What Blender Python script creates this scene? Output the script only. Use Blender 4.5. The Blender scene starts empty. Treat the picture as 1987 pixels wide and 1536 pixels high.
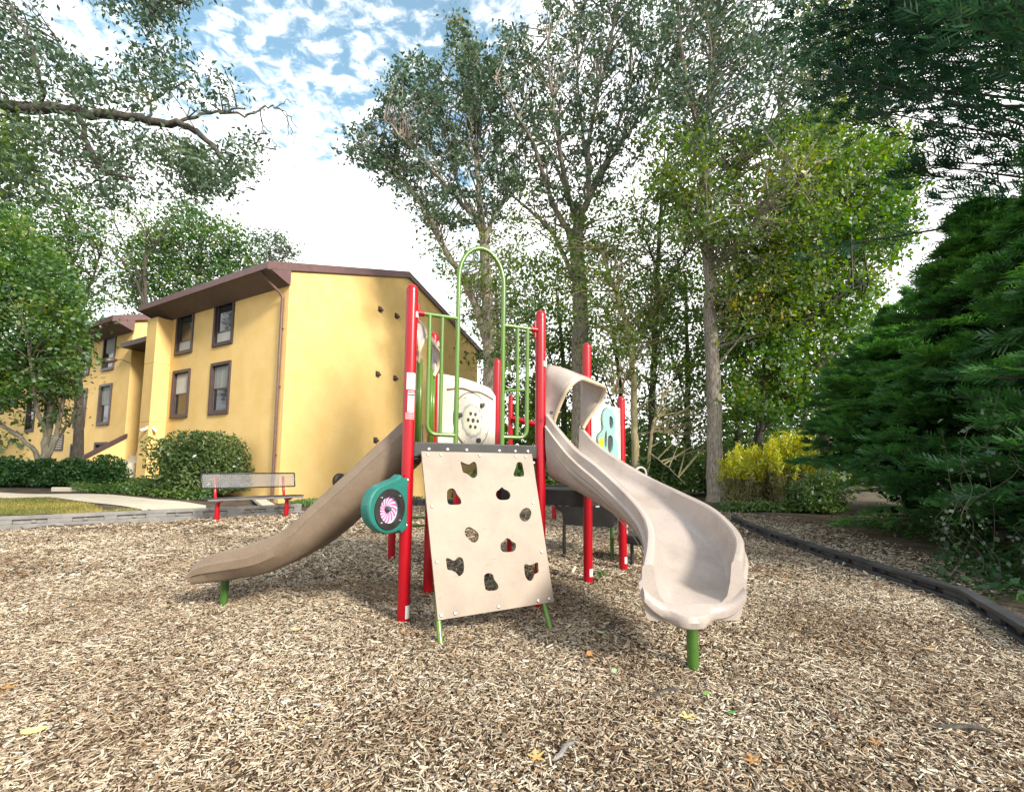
import bpy, bmesh, math, random
import numpy as np
from mathutils import Vector, Matrix
random.seed(7); RNG = np.random.default_rng(11)
R = math.radians
scene = bpy.context.scene
COL = scene.collection

# ------------------------------------------------------------------ camera geometry (survey of the photograph)
F, PITCH, ROLL, CY, CX, H = 866.5, .08509, .00842, 833.2, 993.5, 1.12
_c, _s = math.cos(PITCH), math.sin(PITCH); _cr, _sr = math.cos(ROLL), math.sin(ROLL)
CAMM = np.array([[_cr, _sr, 0], [-_sr, _cr, 0], [0, 0, 1.]]) @ np.array([[1, 0, 0], [0, -_s, _c], [0, _c, _s]])
def ray(px, py): return CAMM.T @ np.array([(px-CX)/F, (CY-py)/F, 1.])
def at(px, py, y):
    d = ray(px, py); t = y/d[1]; return np.array([0, 0, H]) + d*t
def gnd(px, py, z=0.):
    d = ray(px, py); t = (z-H)/d[2]; return np.array([0, 0, H]) + d*t

cam_d = bpy.data.cameras.new('camera'); cam = bpy.data.objects.new('camera', cam_d); COL.objects.link(cam)
cam_d.sensor_width = 36; cam_d.lens = 36*F/1987; cam_d.clip_end = 3000; cam_d.clip_start = .05
cam_d.shift_y = (CY-768)/1987; cam_d.shift_x = 0
rows = CAMM
m = Matrix(((rows[0][0], rows[1][0], -rows[2][0], 0), (rows[0][1], rows[1][1], -rows[2][1], 0),
            (rows[0][2], rows[1][2], -rows[2][2], H), (0, 0, 0, 1)))
cam.matrix_world = m
scene.camera = cam

# ------------------------------------------------------------------ materials
def newmat(name):
    mt = bpy.data.materials.new(name); mt.use_nodes = True
    nt = mt.node_tree; b = nt.nodes['Principled BSDF']; return mt, nt, b
def N(nt, typ, **kw):
    n = nt.nodes.new(typ)
    for k, v in kw.items():
        if k in n.inputs: n.inputs[k].default_value = v
        else: setattr(n, k, v)
    return n
def ramp(nt, fac, stops):
    r = nt.nodes.new('ShaderNodeValToRGB'); e = r.color_ramp.elements
    while len(e) < len(stops): e.new(.5)
    for el, (p, c) in zip(e, stops): el.position = p; el.color = (*c, 1)
    nt.links.new(fac, r.inputs[0]); return r.outputs[0]
def surf(name, c1, c2=None, scale=6, rough=.6, bump=0, bscale=60, spec=.5, metal=0, detail=6, coat=0, dist=.01, lo=.35, hi=.65, stretch=None):
    mt, nt, b = newmat(name)
    c2 = c2 or c1
    tc = N(nt, 'ShaderNodeTexCoord'); src = tc.outputs['Object']
    if stretch:
        mp = N(nt, 'ShaderNodeMapping'); mp.inputs['Scale'].default_value = stretch
        nt.links.new(src, mp.inputs[0]); src = mp.outputs[0]
    n = N(nt, 'ShaderNodeTexNoise', Scale=scale, Detail=detail, Roughness=.62); nt.links.new(src, n.inputs['Vector'])
    nt.links.new(ramp(nt, n.outputs[0], [(lo, c1), (hi, c2)]), b.inputs['Base Color'])
    b.inputs['Roughness'].default_value = rough; b.inputs['Metallic'].default_value = metal
    b.inputs['Specular IOR Level'].default_value = spec; b.inputs['Coat Weight'].default_value = coat
    b.inputs['Coat Roughness'].default_value = .08
    if bump:
        n2 = N(nt, 'ShaderNodeTexNoise', Scale=bscale, Detail=4); nt.links.new(src, n2.inputs['Vector'])
        bp = N(nt, 'ShaderNodeBump', Strength=bump, Distance=dist); nt.links.new(n2.outputs[0], bp.inputs['Height'])
        nt.links.new(bp.outputs[0], b.inputs['Normal'])
    return mt
def leafmat(name, stops, trans=.42, rough=.5, gloss=.06, tcol=None):
    mt = bpy.data.materials.new(name); mt.use_nodes = True; nt = mt.node_tree; nt.nodes.clear()
    g = N(nt, 'ShaderNodeNewGeometry'); tc = N(nt, 'ShaderNodeTexCoord')
    nz = N(nt, 'ShaderNodeTexNoise', Scale=.55, Detail=2); nt.links.new(tc.outputs['Object'], nz.inputs['Vector'])
    mx = N(nt, 'ShaderNodeMath', operation='MULTIPLY_ADD'); mx.inputs[1].default_value = .55
    nt.links.new(g.outputs['Random Per Island'], mx.inputs[0])
    sc = N(nt, 'ShaderNodeMath', operation='MULTIPLY_ADD'); sc.inputs[1].default_value = 1.3; sc.inputs[2].default_value = -.42
    nt.links.new(nz.outputs[0], sc.inputs[0]); nt.links.new(sc.outputs[0], mx.inputs[2])
    col = ramp(nt, mx.outputs[0], stops)
    d = N(nt, 'ShaderNodeBsdfDiffuse'); t = N(nt, 'ShaderNodeBsdfTranslucent'); gl = N(nt, 'ShaderNodeBsdfGlossy', Roughness=rough)
    hs = N(nt, 'ShaderNodeHueSaturation', Hue=.485, Saturation=1.15, Value=1.35)
    nt.links.new(col, d.inputs[0]); nt.links.new(col, hs.inputs['Color']); nt.links.new(hs.outputs[0], t.inputs[0])
    gl.inputs[0].default_value = (.8, .85, .9, 1)
    m1 = N(nt, 'ShaderNodeMixShader'); m1.inputs[0].default_value = trans
    m2 = N(nt, 'ShaderNodeMixShader'); m2.inputs[0].default_value = gloss
    nt.links.new(d.outputs[0], m1.inputs[1]); nt.links.new(t.outputs[0], m1.inputs[2])
    nt.links.new(m1.outputs[0], m2.inputs[1]); nt.links.new(gl.outputs[0], m2.inputs[2])
    o = N(nt, 'ShaderNodeOutputMaterial'); nt.links.new(m2.outputs[0], o.inputs[0]); return mt

M = {}
M['red'] = surf('red_paint', (.33, .002, .009), (.38, .003, .011), rough=.28, spec=.35, coat=.15, scale=3)
M['green'] = surf('green_paint', (.080, .175, .018), (.10, .20, .025), rough=.3, coat=.3)
M['dgreen'] = surf('dark_green_paint', (.035, .10, .018), (.06, .14, .02), rough=.4)
M['black'] = surf('black_coated_steel', (.018, .017, .017), (.035, .033, .032), rough=.42, bump=.15, bscale=150, dist=.003)
M['plank'] = surf('deck_coating', (.05, .042, .04), (.08, .07, .065), rough=.55, bump=.2, bscale=120, dist=.003)
def plastic(name, c, k=.82, rough=.38):
    mt = surf(name, tuple(x*k for x in c), c, scale=160, detail=3, rough=rough, bump=.06, bscale=220, dist=.002, lo=.42, hi=.58)
    nt = mt.node_tree; b = nt.nodes['Principled BSDF']; old = b.inputs['Base Color'].links[0].from_socket
    tc = N(nt, 'ShaderNodeTexCoord'); n = N(nt, 'ShaderNodeTexNoise', Scale=3.2, Detail=7, Roughness=.7); nt.links.new(tc.outputs['Object'], n.inputs['Vector'])
    mx = N(nt, 'ShaderNodeMixRGB', blend_type='MULTIPLY'); mx.inputs[0].default_value = 1
    nt.links.new(old, mx.inputs[1]); nt.links.new(ramp(nt, n.outputs[0], [(.34, (.80, .78, .75)), (.56, (1, 1, 1))]), mx.inputs[2]); nt.links.new(mx.outputs[0], b.inputs['Base Color'])
    rr = N(nt, 'ShaderNodeMapRange'); nt.links.new(n.outputs[0], rr.inputs[0]); rr.inputs[1].default_value = .35; rr.inputs[2].default_value = .65; rr.inputs[3].default_value = rough+.15; rr.inputs[4].default_value = rough-.10
    nt.links.new(rr.outputs[0], b.inputs['Roughness']); return mt
M['slide'] = plastic('tan_slide_plastic', (.42, .36, .325), .86, .28)
M['slide2'] = plastic('brown_slide_plastic', (.24, .18, .13), .78, .42)
M['cream'] = plastic('cream_plastic', (.82, .76, .64), .95)
M['rim'] = plastic('pale_rim_plastic', (.66, .55, .40), .92)
M['climb'] = surf('climbing_sheet', (.225, .172, .128), (.265, .205, .152), scale=5, rough=.5, bump=.05, bscale=200, dist=.002)
nt = M['climb'].node_tree; b = nt.nodes['Principled BSDF']; old = b.inputs['Base Color'].links[0].from_socket
tc = N(nt, 'ShaderNodeTexCoord'); mp = N(nt, 'ShaderNodeMapping'); mp.inputs['Scale'].default_value = (9, 3, 70); mp.inputs['Rotation'].default_value = (.2, .1, .3); nt.links.new(tc.outputs['Object'], mp.inputs[0])
n = N(nt, 'ShaderNodeTexNoise', Scale=1.6, Detail=5); nt.links.new(mp.outputs[0], n.inputs['Vector']); n2 = N(nt, 'ShaderNodeTexNoise', Scale=2.6, Detail=6, Roughness=.7); nt.links.new(tc.outputs['Object'], n2.inputs['Vector'])
mx = N(nt, 'ShaderNodeMixRGB', blend_type='MULTIPLY'); mx.inputs[0].default_value = 1; nt.links.new(old, mx.inputs[1]); nt.links.new(ramp(nt, n.outputs[0], [(.27, (.62, .58, .54)), (.34, (1, 1, 1))]), mx.inputs[2])
m2 = N(nt, 'ShaderNodeMixRGB', blend_type='MULTIPLY'); m2.inputs[0].default_value = 1; nt.links.new(mx.outputs[0], m2.inputs[1]); nt.links.new(ramp(nt, n2.outputs[0], [(.32, (.80, .77, .73)), (.55, (1, 1, 1))]), m2.inputs[2]); nt.links.new(m2.outputs[0], b.inputs['Base Color'])
M['climbedge'] = surf('climbing_sheet_core', (.70, .62, .50), rough=.6)
M['teal'] = plastic('teal_plastic', (.022, .185, .155), .8, .36)
M['aqua'] = plastic('aqua_plastic', (.30, .56, .50), .9, .4)
M['yellow'] = surf('yellow_plastic', (.80, .55, .03), rough=.4)
M['greyp'] = surf('grey_plastic', (.42, .42, .40), (.5, .5, .48), rough=.4)
M['clear'] = surf('pale_gear_plastic', (.62, .60, .44), (.70, .68, .54), scale=20, rough=.3)
M['steel'] = surf('zinc_bolt', (.55, .55, .55), (.7, .7, .7), rough=.3, metal=.9)
M['white'] = surf('white_sticker', (.78, .78, .77), (.82, .82, .8), rough=.5)
M['ink'] = surf('printed_ink', (.06, .06, .07), rough=.6)
M['redink'] = surf('pale_red_ink', (.75, .35, .36), rough=.6)
M['orange'] = surf('orange_ink', (.7, .25, .03), rough=.6)
M['purple'] = surf('purple_petal', (.42, .12, .36), rough=.35)
M['pale'] = surf('white_petal', (.62, .55, .60), (.56, .62, .58), scale=25, rough=.35)
M['perf'] = surf('pale_perforated_metal', (.13, .125, .135), (.18, .175, .185), rough=.4, spec=.6)
M['stucco'] = surf('yellow_stucco', (.74, .50, .19), (.79, .56, .24), scale=1.2, rough=.9, bump=.5, bscale=90, spec=.15, dist=.01)
M['fascia'] = surf('mauve_fascia', (.12, .066, .066), (.155, .085, .084), rough=.55)
M['shingle'] = surf('roof_shingles', (.10, .075, .07), (.17, .12, .11), scale=30, rough=.9, bump=.5, bscale=40)
M['soffit'] = surf('soffit_board', (.12, .09, .09), (.15, .11, .11), rough=.7)
M['frame'] = surf('dark_brown_trim', (.05, .028, .027), (.07, .042, .040), rough=.5)
M['sash'] = surf('bronze_sash', (.09, .065, .055), rough=.4)
M['blind'] = surf('pale_blind', (.50, .48, .42), (.58, .56, .50), scale=2, rough=.8)
M['curtain'] = surf('grey_curtain', (.20, .21, .20), (.33, .34, .31), scale=9, rough=.9, stretch=(1, 1, .04))
M['downspout'] = surf('brown_downspout', (.13, .07, .06), (.17, .095, .085), rough=.35)
M['concrete'] = surf('path_concrete', (.52, .46, .36), (.60, .54, .43), scale=2.5, rough=.95, bump=.3, bscale=60)
M['seam'] = surf('stucco_seam', (.35, .22, .07), rough=.9)  # darker brown of the pier's joints
M['kerb'] = surf('grey_plastic_timber', (.022, .023, .028), (.06, .06, .065), scale=3.5, rough=.6, bump=.3, bscale=40, dist=.006)
M['kerbpale'] = surf('weathered_timber', (.15, .145, .14), (.24, .23, .215), scale=4, rough=.7, bump=.3, bscale=40, dist=.006)
M['bark'] = surf('grey_bark', (.14, .12, .095), (.38, .335, .275), scale=26, rough=.95, bump=.9, bscale=22, dist=.05, stretch=(1, 1, .22))
M['barkd'] = surf('dark_bark', (.045, .038, .032), (.10, .085, .07), scale=12, rough=.95, bump=.6, bscale=22, dist=.03, stretch=(1, 1, .3))
M['barkp'] = surf('lichen_bark', (.22, .19, .10), (.36, .31, .18), scale=14, rough=.95, bump=.5, bscale=25, dist=.02, stretch=(1, 1, .4))
M['barkg'] = surf('pale_maple_bark', (.13, .115, .085), (.27, .245, .185), scale=10, rough=.95, bump=.5, bscale=25, dist=.02, stretch=(1, 1, .4))
M['soil'] = surf('soil', (.045, .034, .022), (.12, .085, .05), scale=3, rough=1, bump=.8, bscale=30, dist=.03)
M['chipbase'] = surf('mulch_bed', (.050, .030, .016), (.16, .105, .055), scale=45, rough=1, bump=1, bscale=60, dist=.03)
M['lawn'] = surf('dry_lawn', (.13, .13, .03), (.36, .28, .08), scale=3, rough=1, bump=.8, bscale=60, dist=.03)
M['fixture'] = surf('dark_brown_plastic', (.05, .035, .025), rough=.5)
mt, nt, b = newmat('window_glass'); b.inputs['Base Color'].default_value = (.022, .025, .028, 1); b.inputs['Roughness'].default_value = .06
b.inputs['Specular IOR Level'].default_value = .55; M['glass'] = mt

# wood chips: every chip its own tone
mt, nt, b = newmat('wood_chip'); g = N(nt, 'ShaderNodeNewGeometry')
col = ramp(nt, g.outputs['Random Per Island'], [(0, (.05, .032, .02)), (.12, (.13, .088, .052)), (.26, (.27, .19, .13)), (.42, (.40, .315, .23)), (.6, (.50, .42, .33)), (.78, (.61, .555, .44)), (.92, (.74, .70, .60)), (1, (.46, .29, .12))])
tc = N(nt, 'ShaderNodeTexCoord'); nz = N(nt, 'ShaderNodeTexNoise', Scale=1.1, Detail=3); nt.links.new(tc.outputs['Object'], nz.inputs['Vector'])
tint = ramp(nt, nz.outputs[0], [(.33, (.62, .55, .48)), (.58, (1.0, .98, .94))])
mx = N(nt, 'ShaderNodeMixRGB', blend_type='MULTIPLY'); mx.inputs[0].default_value = 1
nt.links.new(col, mx.inputs[1]); nt.links.new(tint, mx.inputs[2]); nt.links.new(mx.outputs[0], b.inputs['Base Color'])
b.inputs['Roughness'].default_value = .75; b.inputs['Specular IOR Level'].default_value = .25; M['chip'] = mt

M['oak'] = leafmat('oak_leaves', [(0, (0.031, 0.074, 0.017)), (.4, (0.072, 0.150, 0.024)), (.8, (0.156, 0.240, 0.034)), (1, (0.360, 0.312, 0.036))], trans=.5)
M['oakblue'] = leafmat('high_oak_leaves', [(0, (0.042, 0.077, 0.054)), (.5, (0.072, 0.125, 0.067)), (.93, (0.112, 0.168, 0.072)), (1, (0.352, 0.256, 0.064))], trans=.34, gloss=.05)
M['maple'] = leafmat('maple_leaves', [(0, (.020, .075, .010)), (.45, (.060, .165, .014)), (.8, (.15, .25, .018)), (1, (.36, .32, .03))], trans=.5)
M['lmaple'] = leafmat('shade_toned_maple_leaves', [(0, (0.016, 0.061, 0.014)), (.45, (0.041, 0.121, 0.019)), (.8, (0.101, 0.196, 0.024)), (1, (0.297, 0.284, 0.041))], trans=.42)  # darker maple copy: shade of the left trees put into the leaf colour
M['warm'] = leafmat('turning_leaves', [(0, (.030, .065, .012)), (.45, (.075, .13, .016)), (.75, (.18, .20, .025)), (.92, (.38, .27, .03)), (1, (.34, .13, .04))], trans=.5)
M['wood'] = leafmat('woodland_leaves', [(0, (0.019, 0.053, 0.014)), (.5, (0.066, 0.138, 0.022)), (1, (0.180, 0.276, 0.031))], trans=.52)
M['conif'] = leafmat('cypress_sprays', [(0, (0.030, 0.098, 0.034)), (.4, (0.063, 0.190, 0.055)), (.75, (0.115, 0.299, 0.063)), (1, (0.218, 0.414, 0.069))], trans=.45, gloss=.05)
M['shrub'] = leafmat('shrub_leaves', [(0, (0.036, 0.072, 0.024)), (.5, (0.074, 0.126, 0.038)), (1, (0.180, 0.228, 0.072))], trans=.3, gloss=.03, rough=.35)
M['ivy'] = leafmat('groundcover_leaves', [(0, (0.034, 0.098, 0.016)), (.5, (0.081, 0.172, 0.023)), (1, (0.184, 0.276, 0.046))], trans=.4, gloss=.08)
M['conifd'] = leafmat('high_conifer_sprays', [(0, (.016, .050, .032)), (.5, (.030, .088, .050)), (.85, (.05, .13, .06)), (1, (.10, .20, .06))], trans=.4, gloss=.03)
M['confill'] = leafmat('cypress_inner_shade', [(0, (.006, .018, .008)), (1, (.014, .040, .014))], trans=.2, gloss=.0)  # near-black copy of the spray green: inner shade put into the colour
M['dshrub'] = leafmat('dark_shrub_leaves', [(0, (0.014, 0.049, 0.014)), (.5, (0.031, 0.091, 0.022)), (1, (0.070, 0.154, 0.035))], trans=.3, gloss=.03)
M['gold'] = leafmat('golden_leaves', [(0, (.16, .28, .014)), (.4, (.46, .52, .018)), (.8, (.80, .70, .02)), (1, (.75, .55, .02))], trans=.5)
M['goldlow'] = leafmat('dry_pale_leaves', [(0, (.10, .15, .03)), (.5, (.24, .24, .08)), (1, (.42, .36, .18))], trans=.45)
M['vine'] = leafmat('vine_leaves', [(0, (.03, .075, .03)), (.6, (.08, .15, .06)), (1, (.20, .28, .19))], trans=.35, gloss=.08)
M['grass'] = leafmat('grass_blades', [(0, (.07, .12, .015)), (.5, (.24, .23, .04)), (1, (.50, .40, .11))], trans=.4)
def plain(name, c): return surf(name, tuple(x*.75 for x in c), c, scale=30, rough=.7)

# ------------------------------------------------------------------ builders
def props(o, label=None, cat=None, group=None, kind=None, category=None):
    cat = cat or category
    if label: o['label'] = label
    if cat: o['category'] = cat
    if group: o['group'] = group
    if kind: o['kind'] = kind
    return o
def empty(name, loc=(0, 0, 0), rz=0, **kw):
    o = bpy.data.objects.new(name, None); COL.objects.link(o); o.location = loc; o.rotation_euler = (0, 0, rz)
    o.empty_display_size = .1
    return props(o, **kw)
def link(name, me, mat, parent=None, smooth=False, bevel=0, **kw):
    if mat is not None and not len(me.materials): me.materials.append(mat)
    if smooth:
        me.polygons.foreach_set('use_smooth', [True]*len(me.polygons))
    o = bpy.data.objects.new(name, me); COL.objects.link(o)
    if parent is not None: o.parent = parent
    if bevel:
        md = o.modifiers.new('bevel', 'BEVEL'); md.width = bevel; md.segments = 2; md.limit_method = 'ANGLE'; md.angle_limit = R(40)
    return props(o, **kw)
class MB:
    def __init__(s): s.v = []; s.f = []; s.mi = []
    def add(s, vs, fs, mi=0):
        n = len(s.v); s.v += [tuple(map(float, v)) for v in vs]; s.f += [tuple(i+n for i in f) for f in fs]; s.mi += [mi]*len(fs); return s
    def box(s, c, size, X=(1, 0, 0), Y=(0, 1, 0), Z=(0, 0, 1), mi=0):
        c = Vector(c); X = Vector(X)*size[0]/2; Y = Vector(Y)*size[1]/2; Z = Vector(Z)*size[2]/2
        vs = [c+X*a+Y*b_+Z*d for d in (-1, 1) for a, b_ in ((-1, -1), (1, -1), (1, 1), (-1, 1))]
        return s.add(vs, [(3, 2, 1, 0), (4, 5, 6, 7), (0, 1, 5, 4), (1, 2, 6, 5), (2, 3, 7, 6), (3, 0, 4, 7)], mi)
    def prism(s, pts, z0, z1, mi=0):
        n = len(pts)
        vs = [(p[0], p[1], z0) for p in pts]+[(p[0], p[1], z1) for p in pts]
        return s.add(vs, [tuple(range(n-1, -1, -1)), tuple(range(n, 2*n))]+[(i, (i+1) % n, n+(i+1) % n, n+i) for i in range(n)], mi)
    def extrude(s, pts3, vec, mi=0):
        n = len(pts3); vec = Vector(vec); a = [Vector(p) for p in pts3]; b_ = [p+vec for p in a]
        return s.add(a+b_, [tuple(range(n-1, -1, -1)), tuple(range(n, 2*n))]+[(i, (i+1) % n, n+(i+1) % n, n+i) for i in range(n)], mi)
    def tube(s, path, rad, sides=8, cap=True, mi=0):
        path = [Vector(p) for p in path]; n = len(path)
        if not hasattr(rad, '__len__'): rad = [rad]*n
        ref = None; rings = []
        for i, p in enumerate(path):
            t = (path[min(i+1, n-1)]-path[max(i-1, 0)]); t = t.normalized() if t.length > 1e-9 else Vector((0, 0, 1))
            if ref is None:
                ref = t.cross(Vector((0, 0, 1)))
                if ref.length < .1: ref = t.cross(Vector((1, 0, 0)))
            ref = (ref-t*ref.dot(t)).normalized(); q = t.cross(ref)
            rings.append([p+(ref*math.cos(2*math.pi*k/sides)+q*math.sin(2*math.pi*k/sides))*rad[i] for k in range(sides)])
        vs = [v for r_ in rings for v in r_]
        fs = [(i*sides+k, i*sides+(k+1) % sides, (i+1)*sides+(k+1) % sides, (i+1)*sides+k) for i in range(n-1) for k in range(sides)]
        if cap: fs += [tuple(range(sides-1, -1, -1)), tuple(range((n-1)*sides, n*sides))]
        return s.add(vs, fs, mi)
    def lathe(s, c, prof, axis=(0, 0, 1), sides=20, mi=0):
        ax = Vector(axis).normalized(); ref = ax.cross(Vector((0, 0, 1)))
        if ref.length < .1: ref = Vector((1, 0, 0))
        ref.normalize(); q = ax.cross(ref); c = Vector(c); n = len(prof)
        vs = [c+ax*h_+(ref*math.cos(2*math.pi*k/sides)+q*math.sin(2*math.pi*k/sides))*max(r_, 1e-4) for r_, h_ in prof for k in range(sides)]
        fs = [(i*sides+k, i*sides+(k+1) % sides, (i+1)*sides+(k+1) % sides, (i+1)*sides+k) for i in range(n-1) for k in range(sides)]
        fs += [tuple(range(sides-1, -1, -1)), tuple(range((n-1)*sides, n*sides))]
        return s.add(vs, fs, mi)
    def build(s, name, mat, parent=None, smooth=False, bevel=0, mats=None, **kw):
        me = bpy.data.meshes.new(name); me.from_pydata(s.v, [], s.f)
        if mats:
            for x in mats: me.materials.append(x)
            me.polygons.foreach_set('material_index', s.mi)
        me.update()
        bm = bmesh.new(); bm.from_mesh(me); bmesh.ops.recalc_face_normals(bm, faces=bm.faces)
        if smooth:
            for e in bm.edges:
                if len(e.link_faces) == 2 and e.calc_face_angle(0) > R(38): e.smooth = False
        bm.to_mesh(me); bm.free()
        return link(name, me, mat, parent, smooth, bevel, **kw)
def np_mesh(name, V, Q):
    """V (n,3), Q (m,4) -> mesh"""
    me = bpy.data.meshes.new(name); me.vertices.add(len(V)); me.vertices.foreach_set('co', V.astype(np.float32).ravel())
    k = Q.shape[1]; me.loops.add(Q.size); me.loops.foreach_set('vertex_index', Q.astype(np.int32).ravel())
    me.polygons.add(len(Q)); me.polygons.foreach_set('loop_start', np.arange(0, Q.size, k, dtype=np.int32))
    me.polygons.foreach_set('loop_total', np.full(len(Q), k, dtype=np.int32)); me.update(calc_edges=True); return me
def unit(a): return a/np.maximum(np.linalg.norm(a, axis=-1, keepdims=True), 1e-9)
def leaves(P, L, aspect=.5, up=.6, axis=None, axw=1., fold=.12):
    """leaf blades (one folded quad each) at P"""
    n = len(P); L = L*np.clip(RNG.lognormal(0, .25, n), .5, 1.5)[:, None]
    nr = unit(RNG.normal(size=(n, 3))+np.array([0, 0, up]))
    a = RNG.normal(size=(n, 3))
    if axis is not None: a = a*(1-axw)+axis*axw+RNG.normal(size=(n, 3))*.15
    a = unit(a-nr*(a*nr).sum(1, keepdims=True)); b_ = np.cross(nr, a)
    W = L*aspect; V = np.empty((n, 4, 3))
    V[:, 0] = P-a*L/2; V[:, 1] = P+b_*W/2+nr*W*fold+a*L*.06; V[:, 2] = P+a*L/2; V[:, 3] = P-b_*W/2+nr*W*fold+a*L*.06
    return V
def quads_obj(name, V, mat, parent=None, **kw):
    V = V.reshape(-1, 3); Q = np.arange(len(V)).reshape(-1, 4)
    return link(name, np_mesh(name, V, Q), mat, parent, **kw)
def curve_panel(name, outer, holes, thick, mat, parent, Mx, bevel=0, edge_mat=None, **kw):
    """a flat sheet with cut-outs: outline and holes in its own plane, laid out by the matrix Mx"""
    cu = bpy.data.curves.new('sheet', 'CURVE'); cu.dimensions = '2D'; cu.fill_mode = 'BOTH'; cu.extrude = thick/2
    if bevel: cu.bevel_depth = bevel; cu.bevel_resolution = 1; cu.extrude = thick/2-bevel; cu.offset = -bevel
    for pts in [outer]+list(holes):
        sp = cu.splines.new('POLY'); sp.points.add(len(pts)-1); sp.use_cyclic_u = True
        for p, q in zip(sp.points, pts): p.co = (q[0], q[1], 0, 1)
    tmp = bpy.data.objects.new('tmp', cu); COL.objects.link(tmp)
    dg = bpy.context.evaluated_depsgraph_get(); me = bpy.data.meshes.new_from_object(tmp.evaluated_get(dg))
    bpy.data.objects.remove(tmp); bpy.data.curves.remove(cu)
    me.materials.clear(); me.transform(Mx); me.name = name
    return link(name, me, mat, parent, **kw)
def smooth_loop(pts, k=5):
    P = np.array(pts, float); n = len(P); out = []
    for i in range(n):
        p0, p1, p2, p3 = P[i-1], P[i], P[(i+1) % n], P[(i+2) % n]
        for j in range(k):
            t = j/k; out.append(.5*((2*p1)+(-p0+p2)*t+(2*p0-5*p1+4*p2-p3)*t*t+(-p0+3*p1-3*p2+p3)*t**3))
    return out
def spline(pts, k=6):
    P = np.array(pts, float); n = len(P); out = []
    for i in range(n-1):
        p0, p1, p2, p3 = P[max(i-1, 0)], P[i], P[i+1], P[min(i+2, n-1)]
        for j in range(k):
            t = j/k; out.append(.5*((2*p1)+(-p0+p2)*t+(2*p0-5*p1+4*p2-p3)*t*t+(-p0+3*p1-3*p2+p3)*t**3))
    out.append(P[-1]); return np.array(out)
class Bolts:
    """every bolt head a mesh of its own under its part"""
    def __init__(s): s.items = []
    def build(s, name, mat, parent, smooth=True):
        for mb in s.items: mb.build(name, mat, parent, smooth)
def bolt(bs, c, n, r=.012):
    n = Vector(n).normalized(); c = Vector(c); mb = MB(); bs.items.append(mb)
    mb.lathe(c, [(r, -.001), (r, .004), (r*.75, .008), (r*.45, .009), (r*.40, .005)], n, 10)

# ------------------------------------------------------------------ the building's frame: s along the front (left), g back along the gable
YB = -.502
EX = np.array([-math.cos(YB), -math.sin(YB), 0]); EG = np.array([-math.sin(YB), math.cos(YB), 0]); C0 = np.array([-8.011, 15.5, 0])
def bl(s, g, z): return tuple(C0+EX*s+EG*g+np.array([0, 0, z]))

# kerb lines (ground points of the timber border)
kerb_px_left = [(-160, 1042), (0, 1030), (92, 1027), (284, 1015), (441, 1005), (581, 999), (700, 989), (812, 982)]
KL = [gnd(*p)[:2] for p in kerb_px_left]
KR = [gnd(*p)[:2] for p in [(2200, 1400), (1987, 1238), (1901, 1189), (1719, 1127), (1604, 1088), (1531, 1065), (1473, 1042), (1419, 1012)]]
KB = [(-.6, 12.9), (.9, 12.95), (2.4, 12.6), (3.7, 11.6)]
RING = KL+[np.array(p) for p in KB]+KR[::-1]
RINGP = np.array([(-9.5, 6.6)]+[tuple(p) for p in RING]+[(3.0, 1.6), (2.8, -2.5), (-9.5, -2.5)])
def inside(P, poly):
    P = np.atleast_2d(P); x, y = P[:, 0], P[:, 1]; r = np.zeros(len(P), bool); j = len(poly)-1
    for i in range(len(poly)):
        xi, yi = poly[i]; xj, yj = poly[j]
        c = ((yi > y) != (yj > y)) & (x < (xj-xi)*(y-yi)/(yj-yi+1e-12)+xi); r ^= c; j = i
    return r
def dist_poly(P, poly):
    P = np.atleast_2d(P); best = np.full(len(P), 1e9); n = len(poly)
    for i in range(n):
        a = poly[i]; b_ = poly[(i+1) % n]; d = b_-a; t = np.clip(((P-a)@d)/(d@d), 0, 1)
        best = np.minimum(best, np.linalg.norm(P-a-t[:, None]*d, axis=1))
    return best
def terrain(P):
    P = np.atleast_2d(np.array(P, float)); x, y = P[:, 0], P[:, 1]
    s = (P-C0[:2])@EX[:2]; g = (P-C0[:2])@EG[:2]
    zb = np.clip(-.13+.066*np.clip(s, 0, 40), -.13, 1.2); zb = zb-.05*np.clip(g, 0, 12)*(s < 2)
    d = dist_poly(P, RINGP); d[inside(P, RINGP)] = 0
    t = np.clip((d-.4)/4.5, 0, 1); t = t*t*(3-2*t)
    left = np.clip((2.5-x)/5, 0, 1)
    lip = .16*np.clip(d/.3, 0, 1)*left
    right = .25*np.clip((d-1)/6, 0, 1)*(1-left)
    z = lip*(1-t)+(zb*left)*t+right
    z[d <= 0] = -.05
    z = z+np.where(d > 0, .03*np.sin(x*1.7+y*.6)*np.sin(y*1.3-x*.4)*np.clip(d/2, 0, 1), 0)
    return z
def tz(x, y): return float(terrain([(x, y)])[0])
def on_terrain(px, py):
    d = ray(px, py); y = 3.
    prev = None
    for y in np.arange(2, 40, .05):
        p = np.array([0, 0, H])+d*(y/d[1])
        if p[2] <= tz(p[0], p[1]): return p
    return p

def grid_sheet(name, x0, x1, y0, y1, step, mat, zf, mask=None, **kw):
    xs = np.arange(x0, x1+step/2, step); ys = np.arange(y0, y1+step/2, step); X, Y = np.meshgrid(xs, ys)
    P = np.stack([X.ravel(), Y.ravel()], 1); V = np.column_stack([P, zf(P)]); nx = len(xs)
    i = (np.arange(len(ys)-1)[:, None]*nx+np.arange(nx-1)[None]).ravel(); Q = np.stack([i, i+1, i+1+nx, i+nx], 1)
    if mask is not None: Q = Q[mask(P[Q].mean(1))]
    return link(name, np_mesh(name, V, Q), mat, None, True, **kw)

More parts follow.
